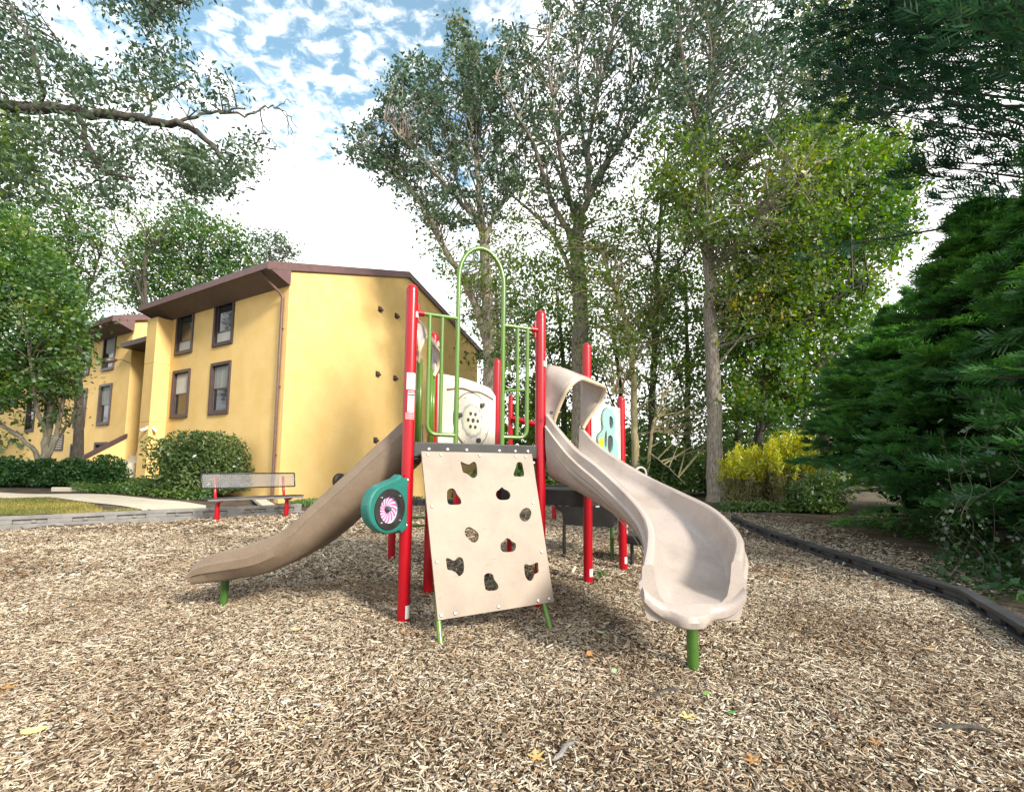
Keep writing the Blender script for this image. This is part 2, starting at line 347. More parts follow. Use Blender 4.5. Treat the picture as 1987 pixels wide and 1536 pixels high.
# ------------------------------------------------------------------ ground
def groundz(P):
    z = terrain(P)-.012; far = np.hypot(P[:, 0], P[:, 1]-8); return z-np.clip(far-60, 0, 1e3)*.002
xs = np.concatenate([[-900, -300, -120, -60], np.arange(-32, 26, .4), [40, 60, 120, 300, 900]])
ys = np.concatenate([[-900, -200, -60, -20], np.arange(-8, 42, .4), [55, 80, 150, 400, 1200]])
X, Y = np.meshgrid(xs, ys); P = np.stack([X.ravel(), Y.ravel()], 1); nx = len(xs)
i = (np.arange(len(ys)-1)[:, None]*nx+np.arange(nx-1)[None]).ravel()
link('ground', np_mesh('ground', np.column_stack([P, groundz(P)]), np.stack([i, i+1, i+1+nx, i+nx], 1)), M['soil'], None, True, kind='structure')

def mound(P):
    x, y = P[:, 0], P[:, 1]
    z = .018*np.sin(x*1.9+.4*y)*np.sin(y*1.6+.7*x)+.010*np.sin(x*4.1+1)*np.sin(y*3.7)
    for cx, cy, a, s in ((1.05, 2.65, -.03, .35), (-2.34, 3.78, -.035, .35), (-.1, 3.3, -.02, .5), (.24, 3.7, -.02, .25)):
        z += a*np.exp(-((x-cx)**2+(y-cy)**2)/s**2)
    return z+.012
grid_sheet('mulch_ground', -9.6, 6.2, -2.4, 13.2, .1, M['chipbase'], mound, lambda c: inside(c, RINGP), kind='structure')

# wood chips (uncountable)
def chips(region, n, L, W, zf, mask, lift=.004):
    x0, x1, y0, y1 = region; P = np.column_stack([RNG.uniform(x0, x1, n), RNG.uniform(y0, y1, n)]); P = P[mask(P)]
    n = len(P); l = L*RNG.lognormal(0, .42, n); w = W*RNG.lognormal(0, .35, n); th = RNG.uniform(0, 2*np.pi, n)
    tilt = RNG.normal(0, .22, n); roll = RNG.normal(0, .45, n)
    a = np.column_stack([np.cos(th)*np.cos(tilt), np.sin(th)*np.cos(tilt), np.sin(tilt)])
    b_ = np.column_stack([-np.sin(th)*np.cos(roll), np.cos(th)*np.cos(roll), np.sin(roll)])
    C = np.column_stack([P, zf(P)+lift+np.abs(np.sin(tilt))*l*.4+np.abs(np.sin(roll))*w*.4+RNG.exponential(.005, n)])
    l = l[:, None]/2; w = w[:, None]/2; tp = RNG.uniform(.4, 1, (n, 1)); tq = RNG.uniform(.4, 1, (n, 1)); nr = np.cross(a, b_); t = (w*.35+.0012)
    V = np.stack([C-a*l-b_*w*tp, C+a*l-b_*w*tq, C+a*l+b_*w*tq, C-a*l+b_*w*tp,
                  C-a*l-b_*w*tp-nr*t, C+a*l-b_*w*tq-nr*t, C+a*l+b_*w*tq-nr*t, C-a*l+b_*w*tp-nr*t], 1)
    return V
tri = np.array([(0, 1, 2, 3), (0, 4, 5, 1), (2, 6, 7, 3)])
def view(P): return (np.abs(P[:, 0]) < .3+1.24*np.maximum(P[:, 1], 0))
inm = lambda P: inside(P, RINGP) & view(P) & (dist_poly(P, RINGP) > .03)
CH = [chips((-3.6, 3.8, 1.0, 2.6), 120000, .021, .0060, mound, inm), chips((-5.6, 5, 2.6, 4.4), 150000, .023, .0068, mound, inm),
      chips((-8.6, 5.2, 4.4, 7.4), 95000, .034, .0105, mound, inm), chips((-9, 6, 7.4, 13), 60000, .045, .017, mound, inm)]
V = np.concatenate(CH); n = len(V); Q = (np.arange(n)[:, None, None]*8+tri[None]).reshape(-1, 4)
link('wood_chips', np_mesh('wood_chips', V.reshape(-1, 3), Q), M['chip'], None, kind='stuff', label='loose wood chip mulch covering the playground floor', category='mulch')
# chips spilled beyond the right border
outm = lambda P: (~inside(P, RINGP)) & (dist_poly(P, RINGP) < .5+RNG.uniform(0, 1.3, len(P))) & (P[:, 0] > 3.6)
tzf = lambda P: terrain(P)
V = chips((3.4, 8, 4.2, 12.6), 60000, .036, .012, tzf, outm); n = len(V); Q = (np.arange(n)[:, None, None]*8+tri[None]).reshape(-1, 4)
link('spilled_chips', np_mesh('spilled_chips', V.reshape(-1, 3), Q), M['chip'], None, kind='stuff', label='sandy wood chips spread outside the black border by the bushes', category='mulch')

# path, lawn
def px_sheet(name, pxs, mat, lift, **kw):
    pts = [on_terrain(*p)[:2] for p in pxs]; poly = np.array(pts); x0, y0 = poly.min(0); x1, y1 = poly.max(0)
    bm = bmesh.new(); vs = [bm.verts.new((p[0], p[1], 0)) for p in pts]; bm.faces.new(vs)
    for k, (a, b_) in enumerate(((0, x0), (1, y0))):
        lim = (x1, y1)[k]; q = b_+.35
        while q < lim:
            co = [0, 0, 0]; co[k] = q; no = [0, 0, 0]; no[k] = 1
            bmesh.ops.bisect_plane(bm, geom=bm.verts[:]+bm.edges[:]+bm.faces[:], plane_co=co, plane_no=no); q += .35
    me = bpy.data.meshes.new(name); bm.to_mesh(me); bm.free()
    Z = terrain([(v.co.x, v.co.y) for v in me.vertices])+lift
    for v, z in zip(me.vertices, Z): v.co.z = z
    if me.polygons and me.polygons[0].normal.z < 0: me.flip_normals()
    return link(name, me, mat, None, True, **kw), poly
PATH = [(-200, 953), (0, 956), (108, 959), (216, 960), (278, 966), (330, 971), (400, 981), (392, 990), (300, 993), (275, 989), (173, 975), (93, 965), (0, 967), (-200, 969)]
px_sheet('path', PATH, M['concrete'], .012, kind='structure')
LAWN = [(-240, 975), (0, 968.5), (93, 966.5), (173, 977), (270, 990.5), (230, 993), (100, 997), (0, 1000), (-240, 1010)]
_, lawnp = px_sheet('lawn', LAWN, M['lawn'], .008, kind='structure')
P = np.column_stack([RNG.uniform(lawnp[:, 0].min(), lawnp[:, 0].max(), 40000), RNG.uniform(lawnp[:, 1].min(), lawnp[:, 1].max(), 40000)])
P = P[inside(P, lawnp)][:14000]; P3 = np.column_stack([P, terrain(P)+.03])
ax = np.tile([0, 0, 1.], (len(P3), 1))+RNG.normal(0, .5, (len(P3), 3))
quads_obj('grass', leaves(P3, .085, .12, 0, ax, 1.), M['grass'], None, kind='stuff', label='dry yellowing grass beside the concrete path', category='grass')

# ------------------------------------------------------------------ building
GB = lambda s, g: tz(*bl(s, g, 0)[:2])
def window(parent, s0, s1, z0, z1, style, g=0.):
    fr = MB(); w = .13; d = .10
    def bx(mb, a, b_, c, d_, g0, g1, mi=0): mb.box(bl((a+b_)/2, (g0+g1)/2, (c+d_)/2), (abs(b_-a), abs(g1-g0), abs(d_-c)), EX, EG, (0, 0, 1), mi)
    bx(fr, s0, s0+w, z0, z1, g-.05, g+.12); bx(fr, s1-w, s1, z0, z1, g-.05, g+.12)
    bx(fr, s0+w, s1-w, z1-w, z1, g-.05, g+.12); bx(fr, s0+w, s1-w, z0, z0+w*1.15, g-.07, g+.12)
    o = fr.build('window', M['frame'], parent, bevel=.008)
    a, b_, c, e = s0+w, s1-w, z0+w*1.15, z1-w; zm = c+(e-c)*(.5 if style < 3 else .28)
    sa = MB(); t = .05
    for (p, q, u, v) in ((a, a+t, c, e), (b_-t, b_, c, e), (a+t, b_-t, c, c+t), (a+t, b_-t, e-t, e), (a+t, b_-t, zm-t/2, zm+t/2)): bx(sa, p, q, u, v, g+.05, g+.10)
    sa.build('sash', M['sash'], o)
    gl = MB(); bx(gl, a+t, b_-t, c+t, zm-t/2, g+.075, g+.085); bx(gl, a+t, b_-t, zm+t/2, e-t, g+.06, g+.07); gl.build('pane', M['glass'], o)
    if style == 1:
        bn = MB(); bx(bn, a+t, b_-t, zm+t/2, e-t, g+.055, g+.0585); bn.build('blind', M['blind'], o)
    elif style == 2:
        bn = MB(); bx(bn, a+t, b_-t, zm+t/2, e-t, g+.055, g+.0585); bn.build('curtain', M['curtain'], o)
    elif style == 3:
        bn = MB(); bx(bn, a+t, b_-t, c+t, zm-t/2, g+.068, g+.072); bn.build('blind', M['blind'], o)
    return o
def holes_wall(mb, s0, s1, z0, z1, wins, g0, g1):
    """front wall as slabs round its window openings"""
    ss = sorted({s0, s1, *[w[0] for w in wins], *[w[1] for w in wins]})
    for a, b_ in zip(ss[:-1], ss[1:]):
        ops = sorted([(w[2], w[3]) for w in wins if w[0] <= a+1e-6 and w[1] >= b_-1e-6]); z = z0
        for c, d in ops+[(z1, None)]:
            if c-z > 1e-4: mb.box(bl((a+b_)/2, (g0+g1)/2, (z+c)/2), (b_-a, g1-g0, c-z), EX, EG)
            z = d
EZ, RZ, GR, GE, PIT = 8.17, 10.29, 6.13, 12.29, .346
def gable_prism(mb, s0, s1, zb, g0=0., mi=0):
    pts = [bl(s0, g0, zb), bl(s0, GE, zb), bl(s0, GE, EZ), bl(s0, GR, RZ), bl(s0, g0, EZ+g0*PIT)]
    mb.extrude(pts, EX*(s1-s0), mi)
def roof(parent, s0, s1):
    o = MB()
    def rz(g): return EZ+.06+(g if g < GR else 2*GR-g)*PIT
    pts = [bl(s0, -.85, rz(-.85)), bl(s0, GR, rz(GR)), bl(s0, GE+.85, rz(GE+.85)), bl(s0, GE+.85, rz(GE+.85)+.16), bl(s0, GR, rz(GR)+.16), bl(s0, -.85, rz(-.85)+.16)]
    o.extrude(pts, EX*(s1-s0)); r_ = o.build('roof', M['shingle'], parent)
    fa = MB(); w = .03
    for s in (s0-w, s1):
        up = [bl(s, -.88, rz(-.88)-.14), bl(s, GR, rz(GR)-.14), bl(s, GE+.88, rz(GE+.88)-.14), bl(s, GE+.88, rz(GE+.88)+.13), bl(s, GR, rz(GR)+.13), bl(s, -.88, rz(-.88)+.13)]
        fa.extrude(up, EX*w)
    ze = rz(-.85)
    fa.box(bl((s0+s1)/2, -.865, ze+.02), (s1-s0-.004, .03, .24), EX, EG); fa.box(bl((s0+s1)/2, GE+.865, ze+.02), (s1-s0-.004, .03, .24), EX, EG)
    # boxed eave returns on the gable ends
    for s in (s0-w, s1):
        fa.extrude([bl(s-.004, -.80, ze-.10), bl(s-.004, -.02, ze-.42), bl(s-.004, -.02, rz(0)-.15), bl(s-.004, -.80, rz(-.8)-.15)], EX*(w+.008))
        fa.extrude([bl(s-.004, GE+.80, ze-.10), bl(s-.004, GE+.02, ze-.42), bl(s-.004, GE+.02, rz(0)-.15), bl(s-.004, GE+.80, rz(-.8)-.15)], EX*(w+.008))
    fa.build('fascia', M['fascia'], parent)
    so = MB(); so.extrude([bl(s0+.01, -.84, ze-.085), bl(s0+.01, -.01, ze-.40), bl(s0+.01, -.01, ze-.38), bl(s0+.01, -.84, ze-.065)], EX*(s1-s0-.02))
    so.build('soffit', M['soffit'], parent); so = MB()
    so.extrude([bl(s0+.01, GE+.84, ze-.085), bl(s0+.01, GE+.01, ze-.40), bl(s0+.01, GE+.01, ze-.38), bl(s0+.01, GE+.84, ze-.065)], EX*(s1-s0-.02))
    so.build('soffit', M['soffit'], parent)
    return r_

near = empty('apartment_building', bl(0, 0, 0), 0, label='yellow stucco apartment block with sunlit blank gable wall and brown downspout', cat='building')
def P_(o): # keep world coordinates for children of empties placed away from the origin
    return o
class Off:
    """children are modelled in world coordinates; shift them to their parent's frame"""
def settle(root):
    off = Matrix.Translation(root.location).inverted()
    for ch in root.children:
        if ch.type == 'MESH': ch.data.transform(off)
        for g in ch.children:
            if g.type == 'MESH': g.data.transform(off)
NW = [(3.33, 4.76, 5.86, 7.78, 3), (6.30, 7.73, 5.86, 7.78, 3), (3.33, 4.73, 3.10, 5.20, 2), (6.30, 7.72, 3.10, 5.18, 1)]
wall = MB(); ZB = -1.0
gable_prism(wall, 0, .25, ZB); gable_prism(wall, 8.75, 9.0, ZB)
holes_wall(wall, .25, 8.75, ZB, 7.80, NW, 0, .25); wall.box(bl(4.5, GE-.125, 3.4), (8.5, .25, 8.8), EX, EG)
wall.box(bl(4.5, .6, 4), (8.5, .05, 7.4), EX, EG)
wall.build('wall', M['stucco'], near)
roof(near, -.06, 9.15)
pr = MB(); pr.box(bl(8.53, -.3, 3.25), (.86, .6, 8.5), EX, EG); pier = pr.build('pier', M['stucco'], near)
for z in (5.5, 2.95): MB().box(bl(8.53, -.3, z), (.864, .604, .018), EX, EG).build('joint', M['seam'], pier)
for w in NW: window(near, *w)
dp = MB(); dp.tube([bl(.42, -.80, 7.86), bl(.42, -.74, 7.72), bl(.28, -.16, 7.28), bl(.26, -.07, 7.12), bl(.26, -.07, 3.9), bl(.26, -.07, -.25)], .05, 10)
for z in (6.0, 3.9, 1.5): dp.box(bl(.26, -.03, z), (.14, .06, .04), EX, EG)
dp.build('downspout', M['downspout'], near, True)
for g, z in ((4.35, 8.08), (5.39, 8.1), (4.33, 5.17), (5.41, 5.18), (4.34, 2.27)):
    v = MB(); v.box(bl(-.02, g, z), (.04, .20, .22), EX, EG); v.extrude([bl(-.04, g-.09, z+.09), bl(-.15, g-.08, z-.03), bl(-.15, g-.08, z-.08), bl(-.04, g-.09, z-.09)], EG*.17)
    v.build('wall_vent', M['frame'], near)
v = MB(); v.lathe(bl(-.0, 2.5, .55), [(.30, 0), (.30, .10), (.22, .16), (.05, .18)], tuple(-EX), 20); v.build('wall_fixture', M['fixture'], near)  # dark rounded fixture of unknown use, shaped like a vent hood
v = MB(); v.tube([bl(2.6, 3.1, 9.4), bl(2.6, 3.1, 9.85)], .045, 8); v.build('vent_pipe', M['frame'], near)
for s, g, dirv in ((8.2, -.63, (0, -1)), (8.05, -.45, (-1, 0))):
    v = MB(); c = Vector(bl(s, g, 2.7)); a = Vector(tuple(EG*dirv[1]+EX*dirv[0]))
    v.lathe(c, [(.05, -.03), (.05, 0), (.03, .02)], tuple(a), 12); v.tube([c+a*.03, c+a*.06+Vector((0, 0, -.05))], .02, 8)
    v.lathe(c+a*.10+Vector((0, 0, -.10)), [(.045, -.12), (.06, -.10), (.06, .10), (.045, .13)], tuple(a*.8+Vector((0, 0, -.35))), 12)
    v.build('security_camera', M['white'], near, True)
lv = MB(); 
lv.box(bl(7.3, -.02, 1.0), (.9, .04, 1.3), EX, EG); lvo = lv.build('louvre_vent', M['frame'], near)
for k in range(8): MB().box(bl(7.3, -.05, .50+k*.14), (.74, .05, .04), EX, EG).build('slat', M['sash'], lvo)
settle(near)

far = empty('apartment_building', bl(11.9, 0, 0), 0, label='shaded yellow apartment wing with recessed stairwell, behind the multi stemmed maple', cat='building')
FW = [(13.65, 15.1, 5.86, 7.75, 2), (13.65, 15.1, 3.07, 5.18, 2), (13.65, 15.1, .7, 2.23, 0), (16.58, 18.06, 5.84, 7.75, 0), (16.58, 18.1, 3.05, 5.15, 2), (16.58, 18.1, .7, 2.2, 0),
      (21.0, 22.5, 5.84, 7.75, 2), (21.0, 22.5, 3.05, 5.15, 0), (24, 25.5, 3.05, 5.15, 0)]
wall = MB(); gable_prism(wall, 11.9, 12.15, ZB); gable_prism(wall, 40.75, 41, ZB)
holes_wall(wall, 12.15, 40.75, ZB, 7.80, FW, 0, .25); wall.box(bl(26.4, .6, 4), (28.4, .05, 7.4), EX, EG)
wall.box(bl(26.4, GE-.125, 3.4), (28.4, .25, 8.8), EX, EG); wall.build('wall', M['stucco'], far)
roof(far, 11.75, 41.1)
for w in FW: window(far, *w)
st = MB(); st.box(bl(10.45, 4.0, 3.2), (2.9, .25, 8.6), EX, EG); st.build('stairwell_wall', M['stucco'], far)
st = MB(); st.box(bl(10.44, 1.7, 6.75), (2.86, 4.3, .22), EX, EG); st.build('stair_canopy', M['frame'], far)
for z in (1.6, 4.1): MB().box(bl(10.44, 2.3, z), (2.86, 3.1, .18), EX, EG).build('landing', M['concrete'], far)
st = MB()
for k in range(7): st.box(bl(10.8, -.9+.28*k, .55+.09*k), (1.6, .28, .55+.18*k), EX, EG)
st.build('stairs', M['concrete'], far)
st = MB(); st.extrude([bl(11.75, -1.4, -.2), bl(11.75, -.02, -.2), bl(11.75, -.02, 2.35), bl(11.75, -1.4, 1.35)], -EX*.15)
stw = st.build('stair_side_wall', M['stucco'], far)
st = MB(); st.extrude([bl(11.8, -1.5, 1.30), bl(11.8, -.02, 2.37), bl(11.8, -.02, 2.57), bl(11.8, -1.5, 1.50)], -EX*.25); st.build('coping', M['frame'], stw)
v = MB(); v.tube([bl(11.95, -.02, 6.0), bl(11.95, -.35, 6.1), bl(11.95, -.5, 6.05)], .02, 8); v.lathe(bl(11.95, -.72, 5.98), [(.05, -.22), (.12, -.1), (.13, .15), (.08, .22)], tuple(EG*-.9+np.array([0, 0, -.3])), 14)
v.build('floodlight', M['sash'], far, True)
lv = MB(); lv.box(bl(20.5, -.02, 2.3), (2.6, .04, .9), EX, EG); lvo = lv.build('louvre_vent', M['frame'], far)
for k in range(6): MB().box(bl(20.5, -.05, 1.98+k*.13), (2.3, .05, .05), EX, EG).build('slat', M['blind'], lvo)
settle(far)

# low edging and step by the path
v = MB(); p0, p1 = on_terrain(100, 953), on_terrain(170, 953)
e = MB(); a = Vector(p0); b_ = Vector(p1); c = (a+b_)/2
e.box((c.x, c.y, tz(c.x, c.y)+.06), ((b_-a).length, .14, .14), (b_-a).normalized(), (b_-a).normalized().cross(Vector((0, 0, -1))))
props(e.build('stone_edging', M['concrete'], None, bevel=.01), 'low concrete edging strip between the hedge bed and the path', 'edging')
q = on_terrain(497, 968); q2 = on_terrain(545, 982)
e = MB(); d = Vector((q2[0]-q[0], q2[1]-q[1], 0)); c = (Vector(q)+Vector(q2))/2
e.box((c.x, c.y, tz(c.x, c.y)+.03), (d.length, .34, .09), d.normalized(), d.normalized().cross(Vector((0, 0, -1))))
props(e.build('splash_block', M['concrete'], None, bevel=.015), 'pale concrete splash block lying under the brown downspout', 'splash block')

# ------------------------------------------------------------------ plastic border timbers
ORD = ['first', 'second', 'third', 'fourth', 'fifth', 'sixth', 'seventh', 'eighth', 'ninth', 'tenth', 'eleventh', 'twelfth', 'thirteenth', 'fourteenth', 'fifteenth', 'sixteenth']
def timber(a, b_, hgt, mat, label, side):
    a = Vector((*a, 0)); b_ = Vector((*b_, 0)); d = (b_-a); Ln = d.length+.05; d.normalize(); n = Vector((-d.y, d.x, 0))*side; c = (a+b_)/2
    root = empty('border_timber', c, 0, label=label, cat='border', group='plastic border timbers around the mulch')
    T = .10; zb = -.06
    def bx(mb, u, w, z0, z1, o0, o1): mb.box(d*((u+w)/2)+n*((o0+o1)/2)+Vector((0, 0, (z0+z1)/2)), (abs(w-u), abs(o1-o0), z1-z0), d, n)
    mb = MB(); h2 = Ln/2-.012
    bx(mb, -h2, h2, hgt*.72, hgt, 0, T); bx(mb, -h2, h2, zb, hgt*.40, -.012, T); bx(mb, -h2, h2, hgt*.40, hgt*.72, .05, T-.004)
    for u, w in ((-h2, -h2+.17), (-.09, .09), (h2-.17, h2)): bx(mb, u, w, hgt*.40, hgt*.72, .002, .05)
    for s_ in (-1, 1): u = s_*h2*.5; bx(mb, u-.03, u+.03, hgt*.46, hgt*.66, .02, .05)
    mb.build('rail', mat, root, bevel=.008)
    pn = MB(); bx(pn, h2-.06, h2+.05, zb, hgt*.30, -.03, .02); pn.build('connector', mat, root, bevel=.006)
    return root
def run(pts, hgt, mat, fmt, side, step=1.27):
    P = [Vector((*p, 0)) for p in pts]; out = [P[0]]; cur = P[0]; i = 1
    while i < len(P):
        if (P[i]-cur).length >= step:
            cur = cur+(P[i]-cur).normalized()*step; out.append(cur)
        else: i += 1
    for k, (a, b_) in enumerate(zip(out[:-1], out[1:])): timber(a[:2], b_[:2], hgt, mat, fmt % ORD[k], side)
run([gnd(*p)[:2] for p in [(-115, 1036), (92, 1027), (284, 1015), (441, 1005), (581, 999), (640, 993.5)]], .24, M['kerbpale'], '%s pale grey border timber along the lawn, counted from the left frame edge', 1, 1.33)
run([gnd(640, 993.5)[:2], gnd(700, 989)[:2], gnd(812, 982)[:2]]+KB+[(4.75, 10.3)], .2, M['kerb'], '%s dark timber of the far border behind the play structure, from left', 1)
run(KR[::-1]+[(3.2, 2.3)], .14, M['kerb'], '%s black timber of the right border, counted from the far end', 1, 1.2)

# ------------------------------------------------------------------ bench
def bench(L, Rr, label, back=True):
    a = Vector((*L[:2], 0)); b_ = Vector((*Rr[:2], 0)); X = (b_-a); span = X.length; X.normalize(); Y = Vector((-X.y, X.x, 0)); c = (a+b_)/2
    root = empty('park_bench', c, 0, label=label, cat='bench')
    w2 = .90
    # perforated sheet builder in plane (X, U)
    def sheet(name, origin, U, hh, parent, thick=.02):
        mb = MB(); nx, ny = 46, 7; dx = 2*w2/nx; dy = hh/ny; U = Vector(U).normalized(); nrm = X.cross(U)
        k = 8; r_ = min(dx, dy)*.30
        for i in range(nx):
            for j in range(ny):
                cc = Vector(origin)+X*(-w2+dx*(i+.5))+U*(dy*(j+.5))
                ring = [cc+X*(r_*math.cos(2*math.pi*(q+.5)/k))+U*(r_*math.sin(2*math.pi*(q+.5)/k)) for q in range(k)]
                sq = []
                for q in range(k):
                    t = 2*math.pi*(q+.5)/k; cs, sn = math.cos(t), math.sin(t); mm = max(abs(cs), abs(sn)); sq.append(cc+X*(dx/2*cs/mm)+U*(dy/2*sn/mm))
                mb.add(ring+sq, [(q, (q+1) % k, k+(q+1) % k, k+q) for q in range(k)])
        o = mb.build(name, M['perf'], parent)
        e = MB(); base = Vector(origin)
        e.tube([base+X*-w2, base+X*w2], .014, 8); e.tube([base+X*-w2+U*hh, base+X*w2+U*hh], .014, 8)
        e.tube([base+X*-w2, base+X*-w2+U*hh], .014, 8); e.tube([base+X*w2, base+X*w2+U*hh], .014, 8)
        e.build('rolled_edge', M['black'], o, True); return o
    sheet('seat', Y*-.26+Vector((0, 0, .475)), Y*1.+Vector((0, 0, -.03)), .42, root)
    ap = MB(); ap.box(Y*-.262+Vector((0, 0, .458)), (2*w2, .018, .055), X, Y); ap.build('front_lip', M['perf'], root, bevel=.006)
    if back: sheet('backrest', Y*.20+Vector((0, 0, .66)), Vector((0, 0, 1))+Y*.20, .30, root)
    for s_ in (-1, 1):
        p = X*(s_*span/2); mb = MB()
        mb.tube([p+Vector((0, 0, -.15)), p+Vector((0, 0, .24)), p+Vector((0, 0, .40))], [.048, .046, .036], 14)
        lg = mb.build('leg', M['red'], root, True)
        br = MB(); br.tube([p+Y*-.22+Vector((0, 0, .425)), p+Y*-.10+Vector((0, 0, .40)), p+Y*.08+Vector((0, 0, .40)), p+Y*.17+Vector((0, 0, .47))]+([p+Y*.22+Vector((0, 0, .62)), p+Y*.27+Vector((0, 0, .88))] if back else []), .028, 10)
        br.build('bracket', M['red'], lg, True)
    return root
bench(gnd(420, 1013), gnd(555, 1003), 'perforated metal bench on two red posts in front of the trimmed shrub')
bench((-.45, 10.2), (.92, 9.76), 'red posted backless bench mostly hidden behind the play structure', False)

# ------------------------------------------------------------------ play structure
PS = empty('play_structure', (0, 0, 0), 0, label='red and green playground structure with two slides and climbing wall on wood chips', cat='play structure')
A, B_, Fp, D_, C_ = map(np.array, [(-.765, 3.29), (.237, 3.72), (.752, 4.45), (-.17, 4.9), (-.735, 4.08)])
G_ = np.array((1.243, 5.056)); E_ = np.array((-.02, 5.6)); I_ = np.array((-1.444, 5.5)); K_ = np.array((-.70, 5.75))
RP = .0445; DZ = 1.30
def post(p, top, rad=RP, sticker=False, mat='red', lab=None):
    mb = MB(); n = 6; prof = [(rad, -.35), (rad, top-rad)]+[(rad*math.cos(t), top-rad+rad*math.sin(t)) for t in np.linspace(.2, 1.5, n)]
    mb.lathe((p[0], p[1], 0), prof, (0, 0, 1), 24); 
    cap = MB(); cap.lathe((p[0], p[1], top-.072), [(rad+.0015, 0), (rad+.0015, .004)], (0, 0, 1), 24)
    o = mb.build('post', M[mat], PS, True, **({'label': lab} if lab else {}))
    cap.build('cap_ring', M[mat], o, True)
    if sticker: curved_label(p, .08, .045, .07, R(-50), M['white'], o, 'label')
    return o
def curved_label(p, z, w, hgt, ang, mat, parent, name, r=RP+.0012, nseg=6):
    mb = MB(); a0 = ang-w/(2*r); a1 = ang+w/(2*r)
    V = []
    for rr in (r, r-.001):
        for zz in (z, z+hgt):
            V += [(p[0]+rr*math.cos(t), p[1]+rr*math.sin(t), zz) for t in np.linspace(a0, a1, nseg+1)]
    n = nseg+1; Fs = [(i, i+1, n+i+1, n+i) for i in range(nseg)]+[(2*n+i, 3*n+i, 3*n+i+1, 2*n+i+1) for i in range(nseg)]
    Fs += [(i, 2*n+i, 2*n+i+1, i+1) for i in range(nseg)]+[(n+i, n+i+1, 3*n+i+1, 3*n+i) for i in range(nseg)]+[(0, n, 3*n, 2*n), (nseg, 2*n+nseg, 3*n+nseg, n+nseg)]
    mb.add(V, Fs); return mb.build(name, mat, parent, True)
pA = post(A, 2.50, lab='tall red front post with white safety stickers'); pB = post(B_, 2.46)
post(Fp, 2.39, sticker=True); post(C_, 2.37); post(D_, 2.33); post(G_, 1.945, sticker=True); post(E_, 2.04, .030)
post(I_, 1.06); post(K_, 1.02); 
curved_label(A, .05, .04, .09, R(-35), M['white'], pA, 'label'); curved_label(B_, .10, .03, .05, R(-60), M['white'], pB, 'label')
# stickers on the front left post (their print is too small to read)
fa = math.atan2(-A[1], -A[0])+R(6)
z1 = at(795, 725, A[1])[2]; z2 = at(795, 757, A[1])[2]; z3 = at(795, 760, A[1])[2]; z4 = at(795, 800, A[1])[2]; z5 = at(795, 814, A[1])[2]
s1 = curved_label(A, z2, .070, z1-z2, fa+R(8), M['white'], pA, 'warning_sticker')
curved_label(A, z1-.010, .060, .005, fa+R(8), M['orange'], s1, 'header', RP+.0022)
for k in range(6): curved_label(A, z2+.012+k*.016, .030+.014*random.random(), .0035, fa+R(2), M['ink'], s1, 'print', RP+.0022, 4)
s2 = curved_label(A, z4, .052, z3-z4, fa+R(12), M['white'], pA, 'warning_sticker')
for z, hh in ((z3-.014, .010), (z3-.034, .012)): curved_label(A, z, .048, hh, fa+R(12), M['ink'], s2, 'print', RP+.0022, 4)
for k in range(6): curved_label(A, z4+.012+k*.017, .018+.014*random.random(), .004, fa+R(12), M['ink'], s2, 'print', RP+.0022, 4)
s3 = curved_label(A, z5, .070, z4-z5-.006, fa+R(6), M['redink'], pA, 'warning_sticker')
for k in range(3): curved_label(A, z5+.008+k*.014, .060, .005, fa+R(6), M['red'], s3, 'print', RP+.0022, 4)

AB = (B_-A); LAB = np.linalg.norm(AB); uAB = AB/LAB; nAB = np.array([uAB[1], -uAB[0]])   # outward (towards the camera)
def pab(t, off=0., z=0.): q = A+AB*t+nAB*off; return (q[0], q[1], z)
v3 = lambda a, z=0.: (a[0], a[1], z)
# deck
dk = MB(); dk.prism([A, B_, Fp, D_, C_], DZ-.03, DZ); dk.build('deck', M['plank'], PS)
def beam(mb, p, q, z0, z1, T=.04):
    p = np.array(p); q = np.array(q); d = q-p; L_ = np.linalg.norm(d); d /= L_; c = (p+q)/2
    mb.box((c[0], c[1], (z0+z1)/2), (L_-2*RP+.01, T, z1-z0), (d[0], d[1], 0), (-d[1], d[0], 0))
for p, q in ((B_, Fp), (Fp, D_), (D_, C_), (C_, A)): 
    bmz = MB(); beam(bmz, p, q, DZ-.11, DZ-.002); bmz.build('deck_beam', M['black'], PS, bevel=.006)
fb = MB(); beam(fb, A, B_, DZ-.105, DZ+.004); fbo = fb.build('deck_beam', M['black'], PS, bevel=.006)
bt = Bolts()
for px in (830, 863, 898, 961, 993, 1019):
    t = (px-805)/(1040-805)*.93+.04; q = pab(t, .02, DZ-.048); bolt(bt, q, v3(nAB), .014)
bt.build('bolt', M['steel'], fbo, True)
# second, lower deck and transfer steps
lo = MB(); lo.prism([Fp, G_, E_, D_], .74, .90); lo.build('lower_deck', M['black'], PS, bevel=.006)
ts = MB(); d1 = (E_-G_)/np.linalg.norm(E_-G_); n1 = np.array([-d1[1], d1[0]]); n1 = n1 if n1[1] > 0 else -n1
S0 = np.array((.62, 5.72)); S1 = np.array((1.22, 5.50)); sd = (S1-S0)/np.linalg.norm(S1-S0); sn = np.array([-sd[1], sd[0]])
prof = [(-.22, .90), (-.22, .78), (-.10, .74), (-.06, .60), (.02, .56), (.04, .41), (.66, .41), (.68, .60), (.68, .90)]
ts.extrude([(*(S0+sd*u), z) for u, z in prof], (*(sn*.03), 0)); ts.extrude([(*(S0+sd*u+sn*.55), z) for u, z in prof], (*(sn*.03), 0))
ts.box((*(S0+sd*.35+sn*.30), .43), (.62, .55, .04), (*sd, 0), (*sn, 0)); ts.box((*(S0+sd*.30+sn*.30), .66), (.62, .55, .04), (*sd, 0), (*sn, 0))
